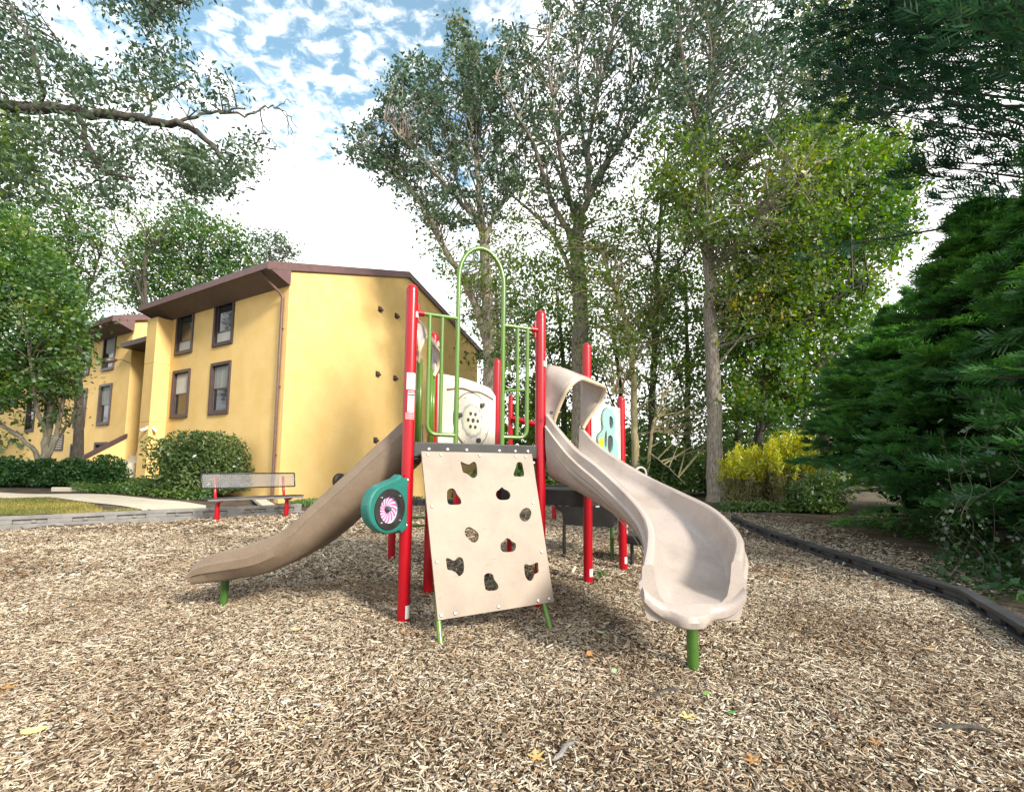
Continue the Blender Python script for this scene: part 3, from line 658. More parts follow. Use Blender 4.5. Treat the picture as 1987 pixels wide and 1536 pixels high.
tso = ts.build('transfer_steps', M['black'], PS, bevel=.005)
for k in range(7): MB().box((*(S0+sd*(-.10+.095*k)-sn*.001), .655), (.045, .006, .022), (*sd, 0), (*sn, 0)).build('painted_slot_light', M['white'], tso)  # white bars: light showing through the perforations, put in as colour
lg = MB(); lg.tube([(*(S0+sd*.05), -.2), (*(S0+sd*.05), .41)], .022, 10); lg.build('leg', M['black'], tso, True)
lg = MB(); lg.tube([(*S1, -.2), (*S1, .41)], .022, 10); lg.build('leg', M['dgreen'], tso, True)
st = MB(); Q0 = np.array(at(1200, 1040, 5.4))[:2]; Q1 = np.array(at(1262, 1040, 5.1))[:2]; qd = (Q1-Q0)/np.linalg.norm(Q1-Q0); qn = np.array([-qd[1], qd[0]])
st.box((*((Q0+Q1)/2+qn*.15), .30), (np.linalg.norm(Q1-Q0), .36, .10), (*qd, 0), (*qn, 0)); sto = st.build('lower_step', M['black'], PS, bevel=.02)
lg = MB(); q = Q0+qd*.18; lg.tube([(*q, -.2), (*q, .26)], .02, 10); lg.build('leg', M['black'], sto, True)
sp = MB(); sp.box((*(Q0+qd*.06), .44), (.13, .03, .17), (*qd, 0), (*qn, 0)); sp.build('side_panel', M['slide'], sto, bevel=.01)
hp = MB(); c = at(1243, 915, 5.6); hp.tube([(c[0]+.075*math.cos(t), c[1]+.03*math.cos(t), c[2]-.02+.075*math.sin(t)) for t in np.linspace(-.3, math.pi+.3, 14)]+[(c[0]-.09, c[1], .5)], .014, 8)
hp.build('handhold_loop', M['greyp'], PS, True)

# front guard rail with arched entry
zt0 = 2.285; zb0 = 1.365; ap = at(940, 478, 3.5)[2]
tp1, tp2 = .332, .685; rg = .0165
gr = MB()
arch = []
zs = 2.62; r_ = LAB*(tp2-tp1)/2; tm = (tp1+tp2)/2; za = ap-.0165
for t in np.linspace(math.pi, 0, 15): arch.append(pab(tm+(tp2-tp1)/2*math.cos(t), 0, zs+(za-zs)*math.sin(t)))
gr.tube([pab(tp1, 0, DZ-.02), pab(tp1, 0, 1.9), pab(tp1, 0, zs-.1)]+arch+[pab(tp2, 0, zs-.1), pab(tp2, 0, 1.9), pab(tp2, 0, DZ-.02)], rg+.002, 14)
gro = gr.build('entry_arch', M['green'], PS, True)
def guard(tpost, tpole, tbend, tpick, name='guard_rail'):
    mb = MB(); sgn = 1 if tpole > tpost else -1
    mb.tube([pab(tpost+sgn*.06, 0, zt0), pab(tpole, 0, zt0)], rg, 12)
    rr = .07/LAB*sgn
    bend = [pab(tbend, 0, zt0), pab(tbend, 0, 1.8), pab(tbend, 0, zb0+.08)]
    for k in range(1, 7):
        th = k/6*math.pi/2; bend.append(pab(tbend+rr*(1-math.cos(th)), 0, zb0+.07*(1-math.sin(th))))
    bend.append(pab(tpole, 0, zb0)); mb.tube(bend, rg, 12)
    mb.tube([pab(tpick, 0, zb0), pab(tpick, 0, zt0)], rg*.9, 10)
    o = mb.build(name, M['green'], PS, True)
    cl = MB(); cl.tube([pab(tpost+sgn*.035, 0, zt0), pab(tpost+sgn*.085, 0, zt0)], rg+.007, 12); cl.tube([pab(tpost+sgn*.046, .0, zt0-.07), pab(tpost+sgn*.046, 0, zt0+.07)], .010, 8)
    cl.build('clamp', M['red'], o, True)
guard(0, tp1, .127, .218); guard(1, tp2, .886, .805)

# climbing wall
TL = np.array((-.665, 3.27, 1.232)); TR = np.array((.147, 3.62, 1.222)); 
BL_ = np.array(at(849, 1203, 2.955)); BR_ = np.array(at(1074, 1167, 3.30))
Xp = unit(TR-TL); Zc = (TL+TR)/2-(BL_+BR_)/2; Yp = unit(Zc-Xp*(Zc@Xp)); Np = np.cross(Xp, Yp)
def pl(q): return ((np.array(q)-BL_)@Xp, (np.array(q)-BL_)@Yp)
def pxpl(px, py):
    d = ray(px, py); c = np.array([0, 0, H]); t = ((BL_-c)@Np)/(d@Np); return pl(c+d*t)
Mx = Matrix(((Xp[0], Yp[0], Np[0], BL_[0]), (Xp[1], Yp[1], Np[1], BL_[1]), (Xp[2], Yp[2], Np[2], BL_[2]), (0, 0, 0, 1)))
z2 = lambda x, y: (660+x/3.572, 840+y/3.572)
outer = [pxpl(*p) for p in ((849, 1203), (1074, 1167), (1031, 881), (817, 876))]
HO = [[(833, 202), (862, 212), (890, 220), (912, 205), (930, 202), (943, 225), (948, 285), (935, 308), (912, 312), (885, 290), (865, 280), (848, 272), (840, 240)],
      [(1222, 210), (1240, 203), (1258, 212), (1264, 240), (1272, 285), (1262, 302), (1210, 302), (1199, 290), (1206, 262), (1214, 240)],
      [(742, 400), (765, 385), (790, 392), (808, 425), (830, 455), (838, 480), (825, 496), (760, 498), (742, 480), (738, 440)],
      [(1100, 393), (1118, 376), (1134, 390), (1160, 402), (1177, 425), (1172, 452), (1150, 464), (1105, 464), (1084, 450), (1076, 425), (1084, 403)],
      [(1262, 530), (1290, 519), (1312, 530), (1322, 556), (1312, 590), (1290, 611), (1262, 610), (1243, 590), (1240, 560)],
      [(866, 665), (890, 652), (915, 662), (945, 685), (958, 710), (950, 745), (928, 759), (905, 752), (875, 722), (860, 695)],
      [(1135, 745), (1152, 729), (1172, 735), (1188, 752), (1212, 765), (1214, 795), (1200, 818), (1165, 825), (1125, 822), (1108, 800), (1112, 765)],
      [(732, 868), (760, 872), (788, 885), (812, 862), (835, 862), (850, 880), (857, 930), (850, 970), (822, 991), (800, 968), (770, 952), (742, 945), (735, 910)],
      [(1000, 980), (1030, 970), (1055, 982), (1066, 1015), (1090, 1050), (1092, 1075), (1070, 1090), (1015, 1091), (1000, 1065), (994, 1015)],
      [(1272, 918), (1285, 908), (1310, 916), (1340, 905), (1366, 897), (1370, 930), (1370, 965), (1345, 978), (1332, 1010), (1312, 1025), (1285, 1005), (1275, 965)]]
holes = [smooth_loop([pxpl(*z2(*p)) for p in h_], 3) for h_ in HO]
cw = curve_panel('climbing_wall', outer, holes, .020, M['climb'], PS, Mx, label='tan sloping climbing wall with ten odd shaped hand holes')
bt = Bolts()
for p in ((608, 152), (698, 153), (966, 159), (1214, 165), (1284, 168), (636, 511), (1334, 486), (667, 893), (1393, 824), (699, 1262), (795, 1248), (1094, 1202), (1368, 1161), (1444, 1147)):
    u, v = pxpl(*z2(*p)); c = BL_+Xp*u+Yp*v+Np*.010; bolt(bt, c, tuple(Np), .012)
bt.build('bolt', M['steel'], cw, True)
for (pt, pf) in (((852, 1190), (855, 1252)), ((1058, 1165), (1067, 1216))):
    u, v = pxpl(*pt); c = BL_+Xp*u+Yp*v-Np*.03; f = gnd(*pf); up = c+Yp*.9
    l = MB(); dd = unit(c-f); l.tube([f-dd*.2, f, c, c+Yp*.5, c+Yp*.95], .0185, 12); l.build('leg', M['green'], cw, True)

# pinwheel panel on post A
pc = np.array([A[0]-.5*.24, A[1]-.866*.24]); zc = at(745, 982, pc[1])[2]
Xw = np.array((.5, .866, 0)); Yw = np.array((0, 0, 1.)); Nw = np.array((.866, -.5, 0))
org = np.array((pc[0], pc[1], zc))
def pw(px, py):
    d = ray(px, py); c = np.array([0, 0, H]); t = ((org-c)@Nw)/(d@Nw); q = c+d*t-org; return (q@Xw, q@Yw)
z7 = lambda x, y: (660+x/5.95, 900+y/5.95)
ol = [(738, 158), (690, 158), (610, 163), (480, 215), (390, 262), (320, 340), (285, 430), (275, 520), (290, 620), (330, 705), (400, 770), (470, 800), (530, 800), (590, 785), (640, 765), (690, 752), (728, 740)]
ol2 = [pw(*z7(*p)) for p in ol]
body = smooth_loop(ol2[1:-1], 2); body = [ol2[0]]+[tuple(b2) for b2 in body[:-2]]+[ol2[-1]]
Mw = Matrix(((Xw[0], Yw[0], Nw[0], org[0]-Nw[0]*.0), (Xw[1], Yw[1], Nw[1], org[1]), (Xw[2], Yw[2], Nw[2], org[2]), (0, 0, 0, 1)))
cx0, cy0 = pw(*z7(520, 517)); rr = abs(pw(*z7(520, 283))[1]-cy0)*1.0
circ = lambda r, n=40: [(cx0+r*math.cos(2*math.pi*k/n), cy0+r*math.sin(2*math.pi*k/n)) for k in range(n)]
pp = curve_panel('pinwheel_panel', body, [circ(rr*.80)], .085, M['teal'], PS, Mw, bevel=.016)
for p_ in pp.data.polygons: p_.use_smooth = False
def off(mx, d): return mx @ Matrix.Translation((0, 0, d))
curve_panel('ring', circ(rr*1.0), [circ(rr*.69)], .012, M['black'], pp, off(Mw, .046))
dmb = MB(); dmb.lathe(org+Xw*cx0+Yw*cy0+Nw*.0, [(rr*.795, 0), (rr*.795, .012)], tuple(Nw), 40); dmb.build('backing_disc', M['pale'], pp)
npet = 15
for k in range(npet):
    a0 = 2*math.pi*k/npet; L_, U_ = [], []
    for j in range(9):
        r = rr*.69*(.12+.88*j/8); tw = -.75*(j/8)**1.0; L_.append((r, a0+tw)); U_.append((r, a0+tw+.20+.03*j/8))
    V = [org+Xw*(cx0+r*math.cos(t))+Yw*(cy0+r*math.sin(t))+Nw*.0155 for r, t in L_+U_]
    MB().add(V, [(j, j+1, 9+j+1, 9+j) for j in range(8)]).build('petal', M['purple'], pp)
hb = MB(); hb.lathe(org+Xw*cx0+Yw*cy0+Nw*.012, [(rr*.14, 0), (rr*.14, .02), (rr*.10, .035), (rr*.03, .04)], tuple(Nw), 16); hb.build('hub', M['ink'], pp, True)
bt = Bolts()
for q in ((415, 385), (627, 365), (410, 672), (623, 643)):
    u, v = pw(*z7(*q)); bolt(bt, org+Xw*u+Yw*v+Nw*.052, tuple(Nw), .007)
bt.build('bolt', M['steel'], pp, True)
bt = Bolts()
for q in ((770, 187), (757, 708)):
    z = at(*z7(*q), 3.25)[2]; c = np.array((*A, z))+np.array((math.cos(fa-.1), math.sin(fa-.1), 0))*RP; bolt(bt, c, (math.cos(fa-.1), math.sin(fa-.1), 0), .014)
bt.build('fixing', M['steel'], pp, True)

# swept slides
def sweep(name, nearP, farP, bed, mat, parent, under=.06, rim=.045, tk=.15, rw=.046):
    under = np.broadcast_to(under, (len(nearP),))
    """nearP / farP: (n,3) rim lines; bed: (n,) bed heights"""
    n = len(nearP); rings = []; tk0 = tk
    for i in range(n):
        tk = tk0*(1-.75*max(0, min(1, (i/(n-1)-.78)/.2)))
        a, b_ = nearP[i], farP[i]; x = b_-a; x[2] = 0; w = np.linalg.norm(x); x /= w; up = np.array([0, 0, 1.]); bz = bed[i]
        def pt(u, z): return a*np.array([1, 1, 0])+x*u+up*z
        za, zb = a[2], b_[2]; r_ = rim; ca = za-min(.11, .45*(za-bz)); cb = zb-min(.11, .45*(zb-bz)); ub = bz-under[i]
        rings.append([pt(tk, ub), pt(tk*.70, ub+.008), pt(tk*.42, ub+.03), pt(tk*.14, ub+.075), pt(-.012, ub+(ca-ub)*.62), pt(-.020, ca-.012), pt(-.022, ca), pt(-.004, ca+.014), pt(0, za-.014), pt(.010, za-.003), pt(.022, za), pt(rw-.012, za-.002), pt(rw, za-.014), pt(rw+.012, (za+bz)/2),
                      pt(rw+.03, bz+.045), pt(rw+.065, bz+.010), pt(rw+.11, bz), pt(w/2, bz-.010), pt(w-rw-.11, bz), pt(w-rw-.065, bz+.010), pt(w-rw-.03, bz+.045), pt(w-rw-.012, (zb+bz)/2), pt(w-rw, zb-.014), pt(w-rw+.012, zb-.002), pt(w-.022, zb), pt(w-.010, zb-.003), pt(w, zb-.014),
                      pt(w+.004, cb+.014), pt(w+.022, cb), pt(w+.020, cb-.012), pt(w+.012, ub+(cb-ub)*.62), pt(w-tk*.14, ub+.075), pt(w-tk*.42, ub+.03), pt(w-tk*.70, ub+.008), pt(w-tk, ub)])
    m_ = len(rings[0]); mb = MB(); V = [p for r_ in rings for p in r_]
    Fs = [(i*m_+k, i*m_+(k+1) % m_, (i+1)*m_+(k+1) % m_, (i+1)*m_+k) for i in range(n-1) for k in range(m_)]
    Fs += [tuple(range(m_-1, -1, -1)), tuple(range((n-1)*m_, n*m_))]
    mb.add(V, Fs); return mb.build(name, mat, parent, True)
# left slide
xs_ = np.linspace(-.80, -2.41, 40)
top = spline([(-.78, 1.52), (-.86, 1.46), (-.96, 1.36), (-1.07, 1.26), (-1.22, 1.11), (-1.38, .96), (-1.53, .82), (-1.68, .67), (-1.84, .575), (-1.99, .52), (-2.2, .47), (-2.33, .42), (-2.38, .38), (-2.41, .33)], 4)
bot = spline([(-.78, 1.16), (-.84, 1.10), (-1.0, .95), (-1.18, .80), (-1.31, .66), (-1.47, .52), (-1.62, .42), (-1.88, .29), (-2.16, .24), (-2.41, .225)], 4)
zt = np.interp(-xs_, -top[:, 0], top[:, 1]); zb_ = np.interp(-xs_, -bot[:, 0], bot[:, 1])
zt = np.maximum(zt, zb_+.10)
ny = np.column_stack([xs_, np.full(40, 3.42), zt]); fy = np.column_stack([xs_, np.full(40, 4.02), zt])
ls = sweep('straight_slide', ny, fy, zb_+.055, M['slide2'], PS, .055); ls['label'] = 'brown wavy straight slide descending to the left'
ft = MB(); f = gnd(437, 1168); ft.tube([(f[0], f[1]-.02, -.25), (f[0], f[1]-.02, .26)], .030, 16); ft.build('foot_post', M['dgreen'], ls, True)
# right slide
nr = spline([(.282, 3.685, 1.57), (.375, 3.60, 1.43), (.50, 3.52, 1.27), (.63, 3.38, 1.15), (.77, 3.2, .99), (.845, 3.0, .86), (.845, 2.84, .765), (.79, 2.66, .68), (.72, 2.50, .60)], 5)
fr_ = spline([(.68, 4.31, 1.53), (.79, 4.21, 1.38), (.955, 4.08, 1.23), (1.19, 3.88, 1.06), (1.365, 3.62, .945), (1.49, 3.35, .85), (1.50, 3.05, .755), (1.425, 2.78, .69), (1.28, 2.52, .62)], 5)
bd = np.interp(np.linspace(0, 8, len(nr)), range(9), [1.255, 1.165, 1.04, .905, .755, .625, .525, .44, .385])
bo = np.interp(np.linspace(0, 8, len(nr)), range(9), [1.02, .985, .905, .815, .70, .59, .50, .40, .30])
rs = sweep('curved_slide', nr.copy(), fr_.copy(), bd, M['slide'], PS, np.maximum(bd-bo, .05), rw=.062); rs['label'] = 'tan curved slide descending to the right towards the viewer'
# grooves on its outer near wall
for k, (dz, i0) in enumerate(((.07, 3), (.115, 3), (.165, 3))):
    path = []
    for i in range(i0, 38):
        a, b_ = nr[i], fr_[i]; x = unit((b_-a)*np.array([1, 1, 0])); z = a[2]-.06-dz*1.0; path.append(tuple(a*np.array([1, 1, 0])+x*(-.0145 if k == 0 else -.012)+np.array([0, 0, z])))
    MB().tube(path, .0045, 6).build('groove', M['slide2'], rs, True)
# exit lip: rolled flange across the end with a centre tongue
ea, eb = nr[-1], fr_[-1]; xd = unit((eb-ea)*np.array([1, 1, 0])); wd = np.linalg.norm((eb-ea)[:2]); od = np.array([xd[1], -xd[0], 0])
bz = bd[-1]
mb = MB(); rows_ = []
for j, (o_, dzz) in enumerate(((0, 0), (.016, -.008), (.028, -.022), (.032, -.045), (.028, -.07), (.012, -.085), (0, -.085))):
    row = []
    for k in range(25):
        u = k/24*wd; tongue = 1/(1+math.exp(-(u-.16-.0)/.018))*1/(1+math.exp((u-(wd-.22))/.018))
        bowl = .09*max(0, 1-u/.15)**2+.09*max(0, 1-(wd-u)/.15)**2
        row.append(ea*np.array([1, 1, 0])+xd*u+od*(o_*(1+1.9*tongue)-.002)+np.array([0, 0, bz+.004+dzz*(1+.35*tongue)-.014*tongue*(o_ > 0)+bowl]))
    rows_.append(row)
V = [p for r_ in rows_ for p in r_]; nr_ = len(rows_)
mb.add(V, [(i*25+k, i*25+k+1, (i+1)*25+k+1, (i+1)*25+k) for i in range(nr_-1) for k in range(24)]+[tuple(i*25 for i in range(nr_)), tuple(i*25+24 for i in range(nr_-1, -1, -1))])
mb.build('exit_lip', M['slide'], rs, True)
f = gnd(1345, 1292); ft = MB(); ft.tube([(f[0], f[1], -.25), (f[0], f[1], .34)], .032, 18); ft.build('foot_post', M['dgreen'], rs, True)
bt = Bolts(); q = at(1070, 800, 3.60); bolt(bt, q, (.3, -.95, 0), .016); bt.build('bolt', M['ink'], rs, True)

# hoods over the slide entries
def hood(P, Q, outd, z0, z1, inset, mat, label, oo=(.06, .30), xq=0.):
    P = np.array(P); Q = np.array(Q); W = np.linalg.norm(Q-P); u = (Q-P)/W; o = np.array(outd, float)
    def curve(zb, zt, ins0, ins1, rad, offs_b, offs_t, m_=10):
        pts = []; w0, w1 = ins0, W-ins0-xq
        w0t, w1t = ins1, W-ins1-xq
        def add(s, z): f_ = (z-zb)/(zt-zb); oo = offs_b+(offs_t-offs_b)*f_**1.2; q = P+u*s+o*oo; pts.append(np.array([q[0], q[1], z]))
        for k in range(m_): f_ = k/m_; add(w0+(w0t-w0)*f_, zb+(zt-rad-zb)*f_)
        for k in range(m_+1): t = k/m_*math.pi/2; add(w0t+rad*(1-math.cos(t)), zt-rad+rad*math.sin(t))
        for k in range(1, m_): add(w0t+rad+(w1t-w0t-2*rad)*k/m_, zt)
        for k in range(m_+1): t = k/m_*math.pi/2; add(w1t-rad+rad*math.sin(t), zt-rad+rad*math.cos(t))
        for k in range(1, m_+1): f_ = 1-k/m_; add(w1+(w1t-w1)*f_, zb+(zt-rad-zb)*f_)
        return np.array(pts)
    back = curve(z0-.05, z1+.14, .05, .05, .10, .0, .0); front = curve(z0, z1, .12, .06, min(.13, (z1-z0)*.7), *oo)
    K = 7; rows = [back+(front-back)*(k/(K-1))+np.array([0, 0, .02*math.sin(math.pi*k/(K-1))]) for k in range(K)]; n = len(back)
    mb = MB(); mb.add([p for r_ in rows for p in r_], [(i*n+k, i*n+k+1, (i+1)*n+k+1, (i+1)*n+k) for i in range(K-1) for k in range(n-1)])
    ho = mb.build('slide_hood', mat, PS, True, label=label)
    md = ho.modifiers.new('thickness', 'SOLIDIFY'); md.thickness = .02; md.offset = 0
    rm = MB(); rm.tube([tuple(p) for p in front], .017, 8); rm.build('rim', M['rim'], ho, True)
    for p in (P, Q):
        bk = MB(); c = (p[0]+o[0]*.03, p[1]+o[1]*.03, z1+.12); bk.box(c, (.05, .04, .05), (u[0], u[1], 0), (o[0], o[1], 0)); bk.build('bracket', M['greyp'], ho, bevel=.005)
    return ho
uBF = unit(Fp-B_); hood(B_, Fp, (uBF[1], -uBF[0]), 1.50, 1.87, .1, M['slide'], 'tan arched hood over the curved slide', xq=.09)
hood(A, C_, (1, 0), 1.93, 2.14, .1, M['slide'], 'tan arched hood over the straight slide', (.03, .09))
for p in ((-.742, 3.46), (-.735, 3.53), (-.715, 3.90), (-.712, 3.99)): MB().tube([(p[0], p[1], DZ), (p[0], p[1], 1.98)], .015, 8).build('slide_rail', M['green'], PS, True)

# gear panel between the back left posts
uCD = unit(D_-C_); LCD = np.linalg.norm(D_-C_); nCD = np.array([uCD[1], -uCD[0]])
Mg = Matrix(((uCD[0], 0, nCD[0], C_[0]+uCD[0]*.06), (uCD[1], 0, nCD[1], C_[1]+uCD[1]*.06), (0, 1, 0, DZ), (0, 0, 0, 1)))
wp = LCD-.11; o2 = [(0, .02), (wp, .02), (wp, .60)]+[(wp-.1-(wp-.1)*k/10, .62+.075*math.sin(math.pi*(.25+.5*k/10))+.02*k/10) for k in range(11)]
gp = curve_panel('gear_panel', o2, [], .05, M['cream'], PS, Mg, bevel=.012)
def gc(r, n=36, wob=0, cx=wp*.54, cy=.295): return [(cx+(r+wob*math.sin(14*2*math.pi*k/n))*math.cos(2*math.pi*k/n), cy+(r+wob*math.sin(14*2*math.pi*k/n))*math.sin(2*math.pi*k/n)) for k in range(n)]
curve_panel('groove', gc(.285), [gc(.278)], .004, M['ink'], gp, off(Mg, .0275))
curve_panel('wheel', gc(.270), [gc(.17)], .010, M['cream'], gp, off(Mg, .031))
curve_panel('wheel_rim', gc(.175, 112, .007), [gc(.150)], .012, M['greyp'], gp, off(Mg, .034))
curve_panel('gear', gc(.150, 112, .007), [], .008, M['clear'], gp, off(Mg, .033))
def gpt(x, y, z): return Mg @ Vector((x, y, z))
def knob(c, prof, ax, sides): MB().lathe(c, prof, ax, sides).build('knob', M['ink'], gp, True)
for k in range(6): knob(gpt(wp*.54+.075*math.cos(k*math.pi/3), .295+.075*math.sin(k*math.pi/3), .037), [(.018, 0), (.018, .01), (.008, .012)], v3(nCD), 8)
for k in range(3): knob(gpt(wp*.54+.215*math.cos(k*2.1+.9), .295+.215*math.sin(k*2.1+.9), .036), [(.024, 0), (.024, .03), (.012, .035)], v3(nCD), 12)
knob(gpt(wp*.54, .295, .037), [(.022, 0), (.022, .012), (.008, .015)], v3(nCD), 8)
bt = Bolts()
for k in range(12): bolt(bt, gpt(wp*.54+.25*math.cos(k*.524), .295+.25*math.sin(k*.524), .036), v3(nCD), .007)
bt.build('bolt', M['steel'], gp, True)
wv = MB(); wv.tube([gpt(.1+(wp-.16)*k/20, .555+.055*math.sin(math.pi*k/20)-.02*math.exp(-((k-10)/2.5)**2), .024) for k in range(21)], .011, 6); wv.build('wave_ridge', M['slide2'], gp, True)

# butterfly panel between the right posts
uFG = unit(G_-Fp); LFG = np.linalg.norm(G_-Fp); nFG = np.array([uFG[1], -uFG[0]])
Mb_ = Matrix(((uFG[0], 0, nFG[0], Fp[0]+uFG[0]*.05), (uFG[1], 0, nFG[1], Fp[1]+uFG[1]*.05), (0, 1, 0, .90), (0, 0, 0, 1)))
w3 = LFG-.1
bp = curve_panel('activity_panel', [(0, .12), (w3, .12), (w3, .90), (0, .90)], [], .025, M['cream'], PS, Mb_, bevel=.006)
def blob(pts, k=4): return smooth_loop([(p[0]*w3, p[1]) for p in pts], k)
tealo = blob([(.42, .84), (.60, .86), (.74, .78), (.76, .66), (.72, .56), (.84, .50), (.86, .36), (.74, .30), (.80, .20), (.62, .16), (.46, .20), (.40, .34), (.22, .40), (.18, .54), (.34, .62), (.32, .74)])
th = [blob([(.56, .78), (.66, .76), (.68, .68), (.60, .64), (.54, .70)], 3), blob([(.50, .56), (.64, .56), (.66, .44), (.56, .38), (.48, .44)], 3), blob([(.52, .30), (.66, .28), (.66, .20), (.54, .20)], 3), blob([(.38, .56), (.44, .62), (.45, .46), (.38, .44)], 3)]
curve_panel('cutout_shape', tealo, th, .02, M['aqua'], bp, off(Mb_, .024))
curve_panel('painted_shadow', [(p[0]*1.0-.012, p[1]+.006) for p in tealo], [], .004, M['ink'], bp, off(Mb_, .0145))  # black sheet in the cut-out's shifted outline: its shadow painted in
yb = MB(); yb.lathe(Mb_ @ Vector((.26*w3, .48, .02)), [(.055, 0), (.055, .02), (.03, .026)], v3(nFG), 16); yb.build('slider', M['yellow'], bp, True); yb = MB(); yb.lathe(Mb_ @ Vector((.56*w3, .27, .02)), [(.05, 0), (.05, .006)], v3(nFG), 14); yb.build('slider', M['yellow'], bp, True)
yr = MB(); yr.box(Mb_ @ Vector((.41*w3, .60, .022)), (.035, .014, .15), v3(uFG), v3(nFG)); yr.build('slider', M['red'], bp, bevel=.006)
bt = Bolts()
for x in (.06, .94):
    for y in (.18, .86): bolt(bt, Mb_ @ Vector((x*w3, y, .0125)), v3(nFG), .012)
bt.build('bolt', M['steel'], bp, True)
# back left rungs, back hand loops
for z in (.40, .50): MB().tube([v3(I_, z), v3(K_, z)], .016, 10).build('rung', M['green'], PS, True)
hlp = MB(); c = np.array(E_)
hlp.tube([(-.30, 5.4, DZ-.4), (-.30, 5.4, 1.75), (-.26, 5.42, 1.92), (-.17, 5.45, 2.03), (-.02, 5.5, 2.08), (.22, 5.55, 2.09)], .018, 10)
hlp.tube([(.06, 5.4, .9), (.06, 5.4, 1.4)], .014, 8); hlp.build('hand_loop', M['green'], PS, True)
rb = MB(); rb.tube([(.02, 5.55, 1.73), (.33, 5.45, 1.64)], .035, 12); rb.build('cross_bar', M['red'], PS, True)

# ------------------------------------------------------------------ trees
def skeleton(mb, lines, depth, ground=True):
    """lines: list of (points [(px,py[,ddepth])], r0, r1). Returns sample nodes (n,3)."""
    nodes = []; base = None
    for li, (pts, r0, r1) in enumerate(lines):
        Pw = [at(p[0], p[1], depth+(p[2] if len(p) > 2 else 0)) for p in pts]
        if li == 0 and ground: Pw[0][2] = tz(Pw[0][0], Pw[0][1])-.15
        if li == 0: base = Pw[0].copy()
        S = spline(Pw, 5); rad = np.linspace(0, 1, len(S)); rad = r0+(r1-r0)*rad
        if li == 0 and ground: rad[:4] *= np.array([1.45, 1.22, 1.1, 1.03])
        S[1:-1] += RNG.normal(0, .02, (len(S)-2, 3))
        mb.tube(S, list(rad), 12 if r0 > .12 else 8); nodes += list(S[2:])
    return np.array(nodes), base
def sample_poly(poly, n):
    poly = np.array(poly, float); lo_, hi_ = poly.min(0), poly.max(0); out = np.empty((0, 2))
    while len(out) < n:
        q = RNG.uniform(lo_, hi_, (n*2, 2)); out = np.concatenate([out, q[inside(q, poly)]])
    return out[:n]
def tree(name, label, depth, lines, crowns, bark='barkd', group=None, ground=True, twigs=True, cat='tree'):
    """crowns: list of dict(poly, n clumps, k leaves per clump, s spread, L leaf length, mat, thick)"""
    mb = MB(); nodes, base = skeleton(mb, lines, depth, ground)
    by_mat = {}
    for c in crowns:
        d0 = c.get('d', depth); th = c.get('thick', 1.8)
        q = sample_poly(c['poly'], c['n']); dd = np.clip(RNG.normal(0, .5, len(q)), -1, 1)*th
        Cn = np.array([at(a, b_, d0+e) for (a, b_), e in zip(q, dd)])
        if twigs and c.get('tw', True) and len(nodes):
            for p in Cn[::c.get('tstep', 1)]:
                dv = nodes-p; cost = np.linalg.norm(dv, axis=1)+1.1*np.maximum(0, dv[:, 2]+.2); o = nodes[np.argsort(cost)[min(len(nodes)-1, int(abs(RNG.normal(0, 6))))]]
                ln = np.linalg.norm(p-o)
                if ln > c.get('tmax', 2.6): continue
                mid = (o+p)/2+RNG.normal(0, .06*ln, 3)+np.array([0, 0, .06*ln]); tip = p+RNG.normal(0, .1, 3)
                r0 = min(.012+.010*ln, .05)*c.get('tr', 1); mb.tube([o, mid, tip], [r0, r0*.7, .006], 4, False)
        k = c['k']; n = len(Cn)*k; P = np.repeat(Cn, k, 0)+RNG.normal(size=(n, 3))*np.array([1, 1, .62])*c['s']*np.repeat(RNG.uniform(.6, 1.3, len(Cn)), k)[:, None]
        P = P[P[:, 2] > .02]
        by_mat.setdefault(c.get('mat', 'oak'), []).append(leaves(P, c['L'], c.get('asp', .5), c.get('up', .7)))
    root = empty(name, base, 0, label=label, cat=cat, group=group)
    t = mb.build('trunk', M[bark], root, True)
    mats = list(by_mat); Vs = [np.concatenate(by_mat[k_]) for k_ in mats]; V = np.concatenate(Vs)
    me = np_mesh('crown', V.reshape(-1, 3), np.arange(len(V)*4).reshape(-1, 4))
    for k_ in mats: me.materials.append(M[k_])
    me.polygons.foreach_set('material_index', np.concatenate([np.full(len(v), i_) for i_, v in enumerate(Vs)]).astype(np.int32))
    link('crown', me, None, root); settle(root); return root

WG = 'woodland trees behind the playground'
tree('oak_tree', 'forked oak with leaning stems rising beside the yellow gable end', 17,
     [([(953, 950), (951, 735), (946, 600), (941, 459)], .27, .19),
      ([(950, 740), (937, 640), (902, 547), (873, 500), (844, 448), (815, 394), (778, 346), (742, 313), (690, 281)], .17, .03),
      ([(941, 462), (924, 426), (892, 390), (866, 361, -.5), (815, 303, -1), (776, 262, -1.4), (745, 232, -1.6)], .13, .02),
      ([(941, 460), (930, 400), (928, 365), (924, 300), (928, 233, .6), (934, 153, 1), (925, 90, 1.2)], .14, .02),
      ([(941, 462), (957, 423), (975, 397, .5), (1000, 370, 1), (1020, 310, 1.4)], .11, .02),
      ([(924, 426), (890, 360, .8), (870, 280, 1.4), (845, 190, 1.8)], .07, .015)],
     [dict(poly=[(655, 265), (690, 245), (730, 205), (770, 120), (800, 105), (850, 125), (870, 60), (887, 22), (915, 60), (950, 100), (985, 160), (1010, 250), (1000, 350), (960, 430), (910, 450), (860, 440), (810, 440), (770, 370), (720, 350), (680, 310)], n=520, k=30, s=.19, L=.165, mat='oakblue', asp=.5, thick=2.2),
      dict(poly=[(800, 420), (860, 440), (900, 470), (1000, 440), (1060, 560), (1060, 700), (960, 720), (930, 640), (880, 580), (840, 520)], n=150, k=32, s=.28, L=.15, mat='oak', thick=2)], 'bark')
